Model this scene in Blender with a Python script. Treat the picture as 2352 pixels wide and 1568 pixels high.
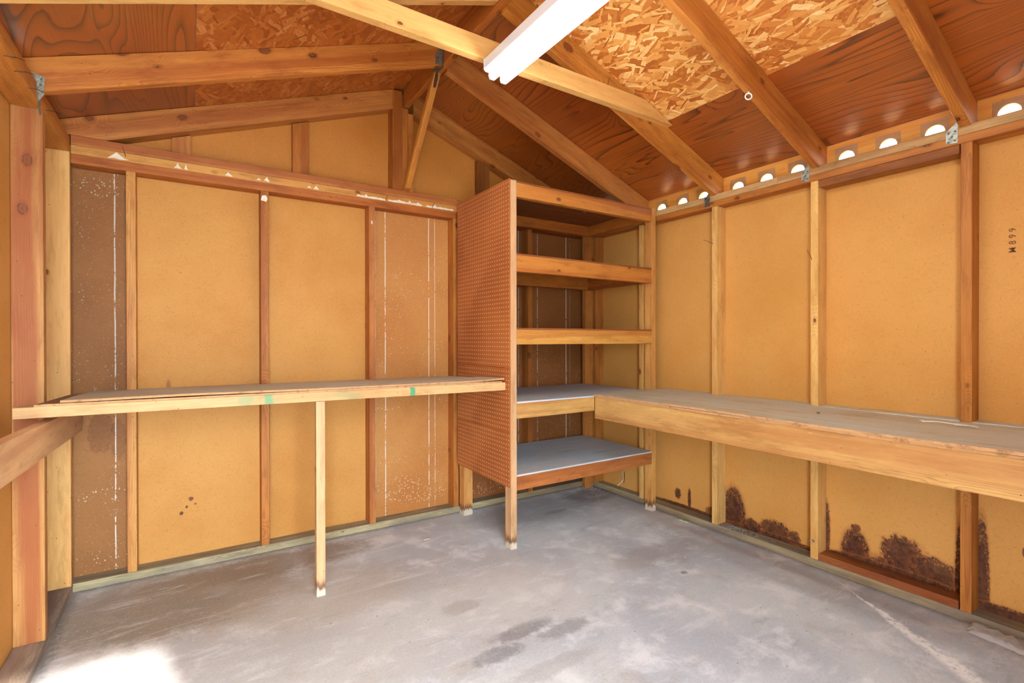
import bpy, bmesh, math, random
from mathutils import Vector, Matrix, Euler
random.seed(7)
for o in list(bpy.data.objects): bpy.data.objects.remove(o)
SC = bpy.context.scene; COL = SC.collection

# ------------------------------------------------------------------ camera, world, sun, exposure
cam_d = bpy.data.cameras.new('camera'); cam = bpy.data.objects.new('camera', cam_d); COL.objects.link(cam)
cam_d.sensor_fit = 'HORIZONTAL'; cam_d.sensor_width = 36.0; cam_d.lens = 36.0*1143.6/2352; cam_d.clip_start = 0.02
def cam_matrix(yaw, p, r):
    cy, sy = math.cos(yaw), math.sin(yaw)
    fw = Vector((sy*math.cos(p), cy*math.cos(p), math.sin(p))); rt = Vector((cy, -sy, 0)); up = rt.cross(fw)
    c, s = math.cos(r), math.sin(r)
    R = rt*c+up*s; U = up*c-rt*s
    return Matrix(((R.x, U.x, -fw.x, 0), (R.y, U.y, -fw.y, 0), (R.z, U.z, -fw.z, 1.2), (0, 0, 0, 1)))
cam.matrix_world = cam_matrix(math.radians(32.842), math.radians(-0.219), math.radians(-0.076))
SC.camera = cam
vs = SC.view_settings; vs.view_transform = 'Standard'; vs.look = 'None'; vs.exposure = 0.0; vs.gamma = 1.0; vs.use_curve_mapping = False

world = bpy.data.worlds.new('sky'); SC.world = world; world.use_nodes = True
wn = world.node_tree.nodes; wl = world.node_tree.links; wn.clear()
wo = wn.new('ShaderNodeOutputWorld'); wb = wn.new('ShaderNodeBackground')
sky = wn.new('ShaderNodeTexSky'); sky.sky_type = 'HOSEK_WILKIE'; sky.turbidity = 3.0; sky.ground_albedo = 0.4
sky.sun_direction = Vector((0.2, -1.0, 0.7)).normalized()
mixw = wn.new('ShaderNodeMix'); mixw.data_type = 'RGBA'; mixw.inputs[0].default_value = 0.72
wl.new(sky.outputs[0], mixw.inputs[6]); mixw.inputs[7].default_value = (0.77, 0.92, 1.0, 1)
wl.new(mixw.outputs[2], wb.inputs[0]); wb.inputs[1].default_value = 43.0; wl.new(wb.outputs[0], wo.inputs[0])

sun_d = bpy.data.lights.new('sun', 'SUN'); sun_d.energy = 15.0; sun_d.angle = math.radians(1.6); sun_d.color = (1.0, 0.96, 0.90)
sun = bpy.data.objects.new('sun', sun_d); COL.objects.link(sun)
sdir = Vector((-0.2, 1.0, -0.70)); sun.rotation_euler = sdir.to_track_quat('-Z', 'Y').to_euler()
TUBE_STRENGTH = 38.0

# ------------------------------------------------------------------ node helper
def lin(c):
    def f(v): v /= 255.0; return v/12.92 if v <= .04045 else ((v+.055)/1.055)**2.4
    return (f(c[0]), f(c[1]), f(c[2]), 1.0)
class N:
    def __init__(s, name):
        s.m = bpy.data.materials.new(name); s.m.use_nodes = True; s.t = s.m.node_tree; s.t.nodes.clear()
        s.out = s.t.nodes.new('ShaderNodeOutputMaterial'); s.b = s.t.nodes.new('ShaderNodeBsdfPrincipled')
        s.t.links.new(s.b.outputs[0], s.out.inputs[0])
    def put(s, sock, v):
        if v is None: return
        if hasattr(v, 'is_output'): s.t.links.new(v, sock)
        else:
            if isinstance(v, (tuple, list)) and len(v) == 3 and sock.type == 'RGBA': v = (*v, 1)
            sock.default_value = v
    def n(s, t, **k):
        x = s.t.nodes.new(t)
        for a, b in k.items(): setattr(x, a, b)
        return x
    def obj(s): return s.n('ShaderNodeTexCoord').outputs['Object']
    def rnd(s): return s.n('ShaderNodeObjectInfo').outputs['Random']
    def math(s, op, a, b=None, c=None, clamp=False):
        x = s.n('ShaderNodeMath', operation=op, use_clamp=clamp); s.put(x.inputs[0], a); s.put(x.inputs[1], b)
        if c is not None: s.put(x.inputs[2], c)
        return x.outputs[0]
    def vmath(s, op, a, b=None):
        x = s.n('ShaderNodeVectorMath', operation=op); s.put(x.inputs[0], a); s.put(x.inputs[1], b)
        return x.outputs[1 if op in ('LENGTH', 'DISTANCE') else 0]
    def vscale(s, a, f):
        x = s.n('ShaderNodeVectorMath', operation='SCALE'); s.put(x.inputs[0], a); s.put(x.inputs['Scale'], f); return x.outputs[0]
    def xyz(s, v): x = s.n('ShaderNodeSeparateXYZ'); s.put(x.inputs[0], v); return x.outputs
    def comb(s, x, y, z): c = s.n('ShaderNodeCombineXYZ'); s.put(c.inputs[0], x); s.put(c.inputs[1], y); s.put(c.inputs[2], z); return c.outputs[0]
    def noise(s, v, sc, det=3, rough=.5, dist=0, d='3D'):
        x = s.n('ShaderNodeTexNoise', noise_dimensions=d); s.put(x.inputs['Vector'], v); x.inputs['Scale'].default_value = sc
        x.inputs['Detail'].default_value = det; x.inputs['Roughness'].default_value = rough; x.inputs['Distortion'].default_value = dist
        return x.outputs[0]
    def voro(s, v, sc, feat='F1', metric='EUCLIDEAN', d='3D', rand=1):
        x = s.n('ShaderNodeTexVoronoi', feature=feat, voronoi_dimensions=d)
        if feat != 'DISTANCE_TO_EDGE': x.distance = metric
        s.put(x.inputs['Vector'], v); x.inputs['Scale'].default_value = sc; x.inputs['Randomness'].default_value = rand
        return x.outputs
    def ramp(s, f, stops, interp='LINEAR'):
        x = s.n('ShaderNodeValToRGB'); s.put(x.inputs[0], f); e = x.color_ramp.elements; x.color_ramp.interpolation = interp
        while len(e) > 1: e.remove(e[-1])
        for i, (p, c) in enumerate(stops):
            q = e[0] if i == 0 else e.new(p)
            q.position = p; q.color = c if isinstance(c, tuple) else (c, c, c, 1)
        return x.outputs[0]
    def step(s, f, a, b):   # smooth 0..1 from a to b
        x = s.n('ShaderNodeMapRange', interpolation_type='SMOOTHSTEP'); s.put(x.inputs[0], f)
        x.inputs[1].default_value = a; x.inputs[2].default_value = b; return x.outputs[0]
    def mix(s, f, a, b, mode='MIX'):
        x = s.n('ShaderNodeMix', data_type='RGBA', blend_type=mode); s.put(x.inputs[0], f); s.put(x.inputs[6], a); s.put(x.inputs[7], b)
        return x.outputs[2]
    def bump(s, h, st=.3, dist=.002):
        x = s.n('ShaderNodeBump'); s.put(x.inputs['Height'], h); x.inputs['Strength'].default_value = st; x.inputs['Distance'].default_value = dist
        s.t.links.new(x.outputs[0], s.b.inputs['Normal'])
    def fin(s, col, rough=.6, spec=.4, metal=0, coat=0, coatr=.2, coatior=1.5):
        s.b.inputs['Coat IOR'].default_value = coatior
        s.put(s.b.inputs['Base Color'], col); s.put(s.b.inputs['Roughness'], rough); s.put(s.b.inputs['Specular IOR Level'], spec)
        s.put(s.b.inputs['Metallic'], metal); s.put(s.b.inputs['Coat Weight'], coat); s.put(s.b.inputs['Coat Roughness'], coatr)
        return s.m
    def blob(s, p, cx, cy, rx, ry, nz=None, amt=.35):   # p = (a,b) sockets; 1 inside, 0 outside
        dx = s.math('DIVIDE', s.math('SUBTRACT', p[0], cx), rx); dy = s.math('DIVIDE', s.math('SUBTRACT', p[1], cy), ry)
        d = s.math('SQRT', s.math('ADD', s.math('MULTIPLY', dx, dx), s.math('MULTIPLY', dy, dy)))
        if nz is not None: d = s.math('ADD', d, s.math('MULTIPLY', s.math('SUBTRACT', nz, .5), amt*2))
        return d

# ------------------------------------------------------------------ materials
def lumber(name, light, dark, knots=1.0, ring=.55, dirt=0.0, dirtc=(120, 105, 95), rough=.55, coat=0.0, green=False, var=.12, heart=.5, foot=False):
    m = N(name); co = m.obj(); r = m.rnd()
    v = m.vmath('ADD', co, m.comb(m.math('MULTIPLY', r, 41.0), m.math('MULTIPLY', r, 13.7), m.math('MULTIPLY', r, 7.3)))
    x, y, z = m.xyz(co)
    kv = m.voro(m.vmath('MULTIPLY', v, (.62, 1, 1)), 8.5); kd = m.math('ADD', m.math('DIVIDE', kv[0], 8.5), m.math('MULTIPLY', m.math('SUBTRACT', m.noise(v, 60, 4, .7), .5), .006))      # metres to the nearest knot centre
    ksz = m.math('MULTIPLY', m.xyz(kv[1])[0], .0145)
    kn = m.math('SUBTRACT', kd, m.math('MULTIPLY', ksz, knots))
    swirl = m.math('MULTIPLY', m.step(kd, .06, .0), .020*knots)
    lowv = m.vmath('MULTIPLY', v, (0.8, 6, 6))
    warp = m.math('MULTIPLY', m.math('SUBTRACT', m.noise(lowv, 1.0, 4, .55), .5), .026)
    py = m.math('MULTIPLY', m.math('SUBTRACT', r, .5), .16)
    pz = m.math('MULTIPLY', m.math('SUBTRACT', m.math('FRACT', m.math('MULTIPLY', r, 17.31)), .5), .22)
    dy = m.math('SUBTRACT', y, py); dz = m.math('SUBTRACT', z, pz)
    d = m.math('SQRT', m.math('ADD', m.math('MULTIPLY', dy, dy), m.math('MULTIPLY', dz, dz)))
    d = m.math('ADD', m.math('ADD', d, warp), swirl)
    rg = m.math('FRACT', m.math('MULTIPLY', d, 235.0))
    ringf = m.ramp(rg, [(0, .05), (.55, .35), (.86, 1.0), (.97, .25), (1, .05)])
    big = m.noise(m.vmath('MULTIPLY', v, (1.3, 9, 9)), 1.0, 4, .6)
    fib = m.noise(m.vmath('MULTIPLY', v, (6, 260, 260)), 1.0, 2)
    c = m.mix(m.math('MULTIPLY', ringf, ring), lin(light), lin(dark))
    c = m.mix(m.step(big, .42, .72), c, m.mix(.5, lin(light), lin(dark)))
    c = m.mix(m.math('MULTIPLY', m.step(fib, .35, .72), .30), c, lin(dark))
    blo = m.noise(m.vmath('MULTIPLY', v, (5, 22, 22)), 1.0, 5, .65)
    c = m.mix(m.math('MULTIPLY', m.step(blo, .50, .68), .42), c, lin(tuple(int(q*.82) for q in dark)))
    c = m.mix(m.math('MULTIPLY', m.step(blo, .48, .30), .38), c, lin(tuple(min(255, int(q*1.08)) for q in light)))
    hb = m.noise(m.vmath('MULTIPLY', v, (.45, 14, 14)), 1.0, 3, .5)
    c = m.mix(m.math('MULTIPLY', m.step(hb, .47, .62), heart), c, lin((dark[0], int(dark[1]*.9), int(dark[2]*.95))))
    # each piece its own tint
    hs = m.n('ShaderNodeHueSaturation'); m.put(hs.inputs['Color'], c)
    m.put(hs.inputs['Value'], m.math('ADD', 1.0-var, m.math('MULTIPLY', m.math('FRACT', m.math('MULTIPLY', r, 5.77)), 2*var)))
    m.put(hs.inputs['Hue'], m.math('ADD', .5-.002, m.math('MULTIPLY', m.math('FRACT', m.math('MULTIPLY', r, 9.13)), .009)))
    c = hs.outputs[0]
    kcol = m.ramp(m.math('FRACT', m.math('MULTIPLY', kd, 330)), [(0, lin((84, 42, 20))), (.6, lin((150, 84, 42))), (1, lin((104, 54, 26)))])
    c = m.mix(m.math('MULTIPLY', m.step(kn, .011, 0), .55), c, lin(tuple(int(q*.88) for q in dark)))
    c = m.mix(m.math('MULTIPLY', m.step(kn, .0015, -.001), .9), c, kcol)
    c = m.mix(m.math('MULTIPLY', m.math('MULTIPLY', m.step(m.math('ABSOLUTE', kn), .0016, .0004), m.step(m.noise(v, 80, 2), .4, .55)), .8), c, lin((58, 28, 14)))
    sp = m.voro(v, 26.0)[0]
    c = m.mix(m.math('MULTIPLY', m.step(sp, .07, .04), .8), c, lin((70, 35, 20)))
    if dirt:
        dn = m.noise(m.vmath('MULTIPLY', v, (3, 14, 14)), 1.0, 6, .65)
        c = m.mix(m.math('MULTIPLY', m.step(dn, .56-.25*dirt, .78-.25*dirt), min(1, dirt)), c, lin(dirtc))
        sc = m.noise(m.vmath('MULTIPLY', v, (9, 30, 30)), 2.0, 5, .7)
        c = m.mix(m.math('MULTIPLY', m.step(sc, .66, .74), .45), c, lin((215, 205, 195)))
    if foot:
        wz = m.xyz(m.n('ShaderNodeNewGeometry').outputs['Position'])[2]
        h = m.math('MULTIPLY_ADD', m.noise(m.vmath('MULTIPLY', v, (6, 60, 60)), 1.0, 4, .7), -.11, wz)
        c = m.mix(m.math('MULTIPLY', m.step(h, .03, -.005), .8), c, lin((96, 62, 40)))
        c = m.mix(m.math('MULTIPLY', m.step(h, -.012, -.03), .85), c, lin((214, 202, 184)))
    if green:
        wx = m.xyz(m.n('ShaderNodeNewGeometry').outputs['Position'])[0]
        nz = m.noise(v, 30, 4)
        for gx, gw, st in ((.20, .05, .45), (.29, .025, .75), (.96, .018, .95), (.62, .10, .25)):
            g = m.math('DIVIDE', m.math('ABSOLUTE', m.math('SUBTRACT', wx, gx)), gw)
            g = m.math('ADD', g, m.math('MULTIPLY', m.math('SUBTRACT', nz, .5), 1.6))
            c = m.mix(m.math('MULTIPLY', m.step(g, 1.1, .3), st), c, lin((70, 150, 110)))
    m.bump(m.math('ADD', m.math('MULTIPLY', ringf, .5), fib), .25, .0012)
    return m.fin(c, rough, .35, coat=coat, coatr=.3)

LUM = dict(
    honey=lumber('lumber_honey', (216, 160, 86), (172, 102, 38), var=.06),
    block=lumber('lumber_block', (222, 158, 74), (186, 112, 40), var=.04, knots=.6),
    pale=lumber('lumber_pale', (228, 186, 118), (196, 138, 66), knots=.8, ring=.55, var=.04, heart=.3),
    orange=lumber('lumber_orange', (202, 132, 62), (148, 76, 28), var=.06, ring=.65),
    fir=lumber('lumber_fir', (206, 138, 62), (146, 72, 22), var=.04, ring=.65, knots=1.6),
    red=lumber('lumber_red', (190, 114, 50), (134, 66, 22), var=.06, ring=.6),
    brown=lumber('lumber_brown', (158, 94, 42), (104, 54, 20), var=.06),
    rosy=lumber('lumber_rosy', (200, 134, 68), (150, 80, 32), var=.05, ring=.55),
    post=lumber('lumber_rosy_post', (186, 134, 78), (146, 76, 34), var=.02, ring=.4, heart=.75),
    bench=lumber('lumber_bench_front', (208, 168, 104), (160, 108, 54), dirt=.34, dirtc=(160, 102, 56), ring=.7, var=.02),
    green=lumber('lumber_green_marked', (208, 174, 124), (178, 132, 78), knots=.8, green=True, ring=.5, var=.03, heart=.25),
    redbench=lumber('lumber_worn_red', (182, 112, 60), (126, 66, 30), dirt=.3, dirtc=(120, 84, 70)),
    leg=lumber('lumber_leg', (206, 168, 126), (178, 132, 88), knots=.6, ring=.4, var=.03, heart=.2, foot=True),
    foot=lumber('lumber_post_footed', (214, 160, 92), (170, 104, 46), var=.04, ring=.5, heart=.35, foot=True),
    grey=lumber('lumber_grey_weathered', (176, 158, 136), (126, 108, 92), dirt=.75, dirtc=(112, 100, 98), rough=.8),
    sill=lumber('lumber_sill', (180, 166, 132), (120, 102, 72), dirt=.55, dirtc=(112, 104, 102), rough=.85, ring=.8),
    oldpale=lumber('lumber_old_pale', (204, 168, 118), (148, 102, 58), dirt=.25, dirtc=(126, 90, 62), rough=.75, ring=.7),
    worn=lumber('lumber_worn_beam', (218, 176, 130), (176, 124, 82), dirt=.5, dirtc=(176, 132, 106), rough=.5, coat=.2),
)

def fiberboard(name, base, blot, stains=(), lines=(), specks=(), axis='y', white=0, mottled=.55):
    """wall sheet; stains/specks are ellipses in wall coordinates, lines are white seam lines"""
    m = N(name); co = m.obj(); x, y, z = m.xyz(co); a = y if axis == 'y' else x
    f1 = m.noise(co, 260, 3, .7); f2 = m.noise(co, 90, 4, .7); big = m.noise(co, 1.7, 5, .6)
    c = m.mix(m.step(big, .3, .75), lin(base), lin(blot))
    c = m.mix(m.math('MULTIPLY', m.step(f1, .5, .75), mottled), c, lin(tuple(min(255, int(v*1.18)) for v in base)))
    c = m.mix(m.math('MULTIPLY', m.step(f2, .52, .75), mottled*.7), c, lin(tuple(int(v*.8) for v in blot)))
    sp = m.voro(co, 22)[0]; c = m.mix(m.math('MULTIPLY', m.step(sp, .055, .03), .7), c, lin((96, 56, 28)))
    sp2 = m.voro(m.vmath('ADD', co, (3.1, 1.7, 9)), 60)[0]; c = m.mix(m.math('MULTIPLY', m.step(sp2, .12, .06), .5), c, lin((236, 190, 120)))
    nzs = m.noise(co, 38, 8, .78); nzl = m.noise(co, 6, 4, .6)
    nsc = m.noise(m.vmath('MULTIPLY', co, (1, 1, .6)), 120, 5, .8)
    nb = m.math('ADD', m.math('MULTIPLY', nzs, .6), m.math('MULTIPLY', nzl, .4))
    for (ca, cz, ra, rz, st, amt) in stains:
        d = m.blob((a, z), ca, cz, ra, rz, nb, amt)
        c = m.mix(m.math('MULTIPLY', m.step(d, 1.28, 1.0), st*.45), c, lin((160, 92, 44)))
        tone = m.mix(m.step(nzs, .35, .65), lin((58, 30, 22)), lin((104, 62, 44)))
        c = m.mix(m.math('MULTIPLY', m.math('MULTIPLY', m.step(d, 1.08, .92), m.math('MAXIMUM', m.step(nsc, .36, .5), m.step(d, .8, .6))), st), c, tone)
    if white:
        w1 = m.noise(co, 40, 6, .8); w2 = m.noise(co, 3.0, 3, .6)
        vd = m.math('ADD', m.voro(m.vmath('ADD', co, m.comb(0.0, 0.0, m.math('MULTIPLY', w1, .02))), 75)[0], m.math('MULTIPLY', w1, .35))
        k = m.math('MULTIPLY', m.step(vd, .33, .28), m.step(w2, .46, .60))
        for (ca, cz, ra, rz) in specks:
            d = m.blob((a, z), ca, cz, ra, rz)
            k = m.math('MAXIMUM', k, m.math('MULTIPLY', m.step(m.math('MULTIPLY_ADD', w2, .6, d), 1.2, .9), m.step(vd, .44, .38)))
        c = m.mix(m.math('MULTIPLY', k, white), c, lin((232, 222, 206)))
    if lines:
        br = m.noise(m.vmath('MULTIPLY', co, (1, 1, 1)), 9, 6, .8); wob = m.math('MULTIPLY', m.math('SUBTRACT', m.noise(co, 5, 3), .5), .006)
        for (xa, w, st) in lines:
            d = m.math('ABSOLUTE', m.math('ADD', m.math('SUBTRACT', a, xa), wob))
            c = m.mix(m.math('MULTIPLY', m.math('MULTIPLY', m.step(d, w*.6, w*.3), m.step(br, .42, .50)), st), c, lin((238, 232, 222)))
    m.bump(m.math('ADD', f1, f2), .12, .001)
    return m.fin(c, .62, .3)

ORANGE, ORANGE2 = (202, 144, 74), (188, 128, 56)
MATS = {}
MATS['panel_left'] = fiberboard('board_left', ORANGE, ORANGE2)
MATS['panel_back'] = fiberboard('board_back', (202, 146, 76), (188, 126, 56), stains=((.0, .34, .012, .012, .8, 1.5), (-.02, .30, .007, .01, .9, 1.5), (-.045, .27, .009, .01, .9, 1.5), (.02, .31, .006, .006, .8, 1.5), (-.1, .93, .01, .05, .4, .9), (.7, .03, .3, .012, .8, .4)), axis='x')
MATS['panel_gable'] = fiberboard('board_gable', (194, 130, 60), (180, 114, 44), axis='x')
MATS['panel_back_brown'] = fiberboard('board_back_brown', (158, 106, 58), (136, 86, 44), axis='x', white=.6, lines=((-.331+.01, .006, .7),), specks=((-.38, 1.96, .12, .06), (-.36, .42, .14, .05), (-.35, .1, .12, .02)), stains=((-.38, .74, .05, .10, .35, .9), (-.31, .70, .03, .1, .3, .9)))
MATS['panel_back_tan'] = fiberboard('board_back_tan', (194, 136, 76), (176, 112, 54), axis='x', white=.8, lines=((1.012, .004, .6), (1.077, .006, .9), (1.385, .0055, .95), (1.43, .006, .5)), specks=((1.35, .14, .22, .07), (1.2, .2, .2, .12), (1.1, .75, .12, .02), (1.5, .78, .06, .015)))
MATS['panel_back_dark'] = fiberboard('board_back_dark', (150, 92, 50), (130, 76, 38), axis='x', white=.6, lines=((2.13, .005, .7), (2.31, .004, .9), (1.68, .006, .9), (2.60, .007, .9), (2.64, .004, .3)), specks=((1.85, .1, .25, .06),))
MATS['panel_right'] = fiberboard('board_right', (208, 154, 84), (198, 140, 68), axis='y', stains=(
    (1.865, .10, .078, .17, 1, .32), (1.59, .09, .085, .055, .95, 1.2), (1.49, .075, .035, .05, .9, 1.2), (1.62, .045, .32, .022, 1, .5), (1.75, .06, .06, .05, .95, .9),
    (1.185, .10, .066, .125, 1, .3), (1.18, .235, .022, .022, .85, 1.0), (.955, .07, .19, .085, 1, .5), (.985, .17, .085, .085, .95, 1.0), (.86, .13, .10, .06, .85, 1.2), (1.05, .065, .30, .035, 1, .5),
    (1.33, .17, .028, .17, .95, .5), (.755, .16, .034, .26, 1, .35), (.70, .16, .026, .26, .95, .5), (.62, .045, .14, .036, 1, .6),
    (2.285, .13, .026, .035, .95, 1.0), (2.19, .11, .015, .07, .95, 1.0), (2.02, .07, .05, .04, .7, 1.0), (2.2, .045, .3, .018, .95, .5), (1.985, .06, .035, .045, .95, .8),
    (2.80, .12, .012, .05, .6, .8), (.57, .33, .006, .02, .8, .5), (1.10, .045, .35, .012, 1, .4)))

def plywood_ceiling():
    m = N('ceiling_plywood'); co = m.obj()
    v = m.vmath('MULTIPLY', co, (2.7, .42, 2.7))
    n1 = m.noise(v, 1.0, 2, .45, .6)
    big = m.noise(m.vmath('MULTIPLY', co, (1.2, .5, 1.2)), 1.0, 4, .55)
    kv = m.voro(m.vmath('MULTIPLY', co, (1.6, 1.0, 1.6)), 1.5); kd = kv[0]
    h = m.math('ADD', m.math('MULTIPLY', n1, 40.0), m.math('MULTIPLY', m.step(kd, .30, 0), 5.0))
    x, y, z = m.xyz(co)
    h = m.math('ADD', h, m.math('MULTIPLY', x, 24.0))
    fine = m.noise(m.vmath('MULTIPLY', co, (60, 3, 60)), 1.0, 3)
    h = m.math('ADD', h, m.math('MULTIPLY', fine, .18))
    s = m.math('FRACT', h)
    g = m.ramp(s, [(0, .0), (.6, .12), (.82, .5), (.93, 1.0), (1, .0)])
    c = m.mix(g, lin((176, 90, 20)), lin((82, 32, 6)))
    c = m.mix(m.step(big, .35, .7), c, m.mix(g, lin((138, 60, 12)), lin((66, 24, 5))))
    fib = m.noise(m.vmath('MULTIPLY', co, (240, 10, 240)), 1.0, 2)
    c = m.mix(m.math('MULTIPLY', m.step(fib, .4, .7), .22), c, lin((84, 32, 12)))
    c = m.mix(m.step(kd, .045, .02), c, lin((120, 62, 30)))
    c = m.mix(m.step(kd, .018, .008), c, lin((196, 130, 80)))
    m.bump(m.math('ADD', m.math('MULTIPLY', fib, .5), m.noise(co, 18, 3)), .12, .002)
    return m.fin(c, .45, .5, coat=1.0, coatr=.30, coatior=1.65)
MATS['ply_ceiling'] = plywood_ceiling()

def osb(name, cols, edge=.5, rough=.5, coat=.25, soft=.0):
    m = N(name); co = m.obj(); x, y, z = m.xyz(co); p = m.comb(x, y, 0.0)
    fine = m.noise(co, 55, 4, .7)
    w2 = m.n('ShaderNodeTexNoise'); m.put(w2.inputs['Vector'], co); w2.inputs['Scale'].default_value = 16; w2.inputs['Detail'].default_value = 5; w2.inputs['Roughness'].default_value = .7
    p = m.vmath('ADD', p, m.vscale(m.vmath('SUBTRACT', w2.outputs['Color'], (.5, .5, .5)), .022))
    col = m.mix(m.step(fine, .35, .7), lin(cols[0]), lin(cols[1])); hh = fine
    for i in range(8):
        sc = (6.4, 7.6, 9, 7, 8.6, 11, 13, 16)[i]; L = (.125, .105, .085, .115, .08, .06, .05, .045)[i]*sc; W = (.026, .020, .018, .013, .017, .009, .012, .005)[i]*sc
        q = m.vscale(m.vmath('ADD', p, (i*3.7, i*1.9, 0)), sc)
        vo = m.voro(q, 1.0, d='2D', rand=1.0); r, g, b = m.xyz(vo[1])
        rot = m.n('ShaderNodeVectorRotate', rotation_type='Z_AXIS'); m.put(rot.inputs['Vector'], m.vmath('SUBTRACT', q, vo[2]))
        m.put(rot.inputs['Angle'], m.math('MULTIPLY_ADD', r, 1.7, -math.pi/2-.95))
        ab = m.xyz(m.vmath('ABSOLUTE', m.vmath('DIVIDE', rot.outputs[0], (L, W, 1))))
        st = m.noise(m.vmath('MULTIPLY', rot.outputs[0], (1.2, 34, 1)), 1.0, 2, .6)
        dd = m.math('MAXIMUM', m.math('MULTIPLY_ADD', st, .35, ab[0]), m.math('MULTIPLY_ADD', r, .5, ab[1]))
        fcol = m.ramp(b, [(0, lin(cols[0])), (.25, lin(cols[1])), (.6, lin(cols[2])), (.85, lin(cols[3])), (1, lin(cols[4]))])
        fcol = m.mix(m.math('MULTIPLY', m.math('MAXIMUM', m.step(st, .42, .68), m.step(dd, 1.0, 1.15)), .42), fcol, lin(cols[0]))
        col = m.mix(m.math('LESS_THAN', dd, 1.15), col, fcol)
    if soft: col = m.mix(soft, col, m.mix(m.step(fine, .3, .7), lin(cols[1]), lin(cols[2])))
    m.bump(fine, .3, .002)
    return m.fin(col, rough, .4, coat=coat, coatr=.3)
MATS['osb_right'] = osb('osb_right', ((168, 92, 34), (206, 132, 60), (226, 164, 88), (238, 190, 118), (246, 212, 150), (110, 56, 20)))
MATS['osb_left'] = osb('osb_left', ((140, 66, 20), (172, 92, 34), (188, 108, 46), (200, 126, 60), (214, 150, 86), (96, 42, 14)), soft=.25)

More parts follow.
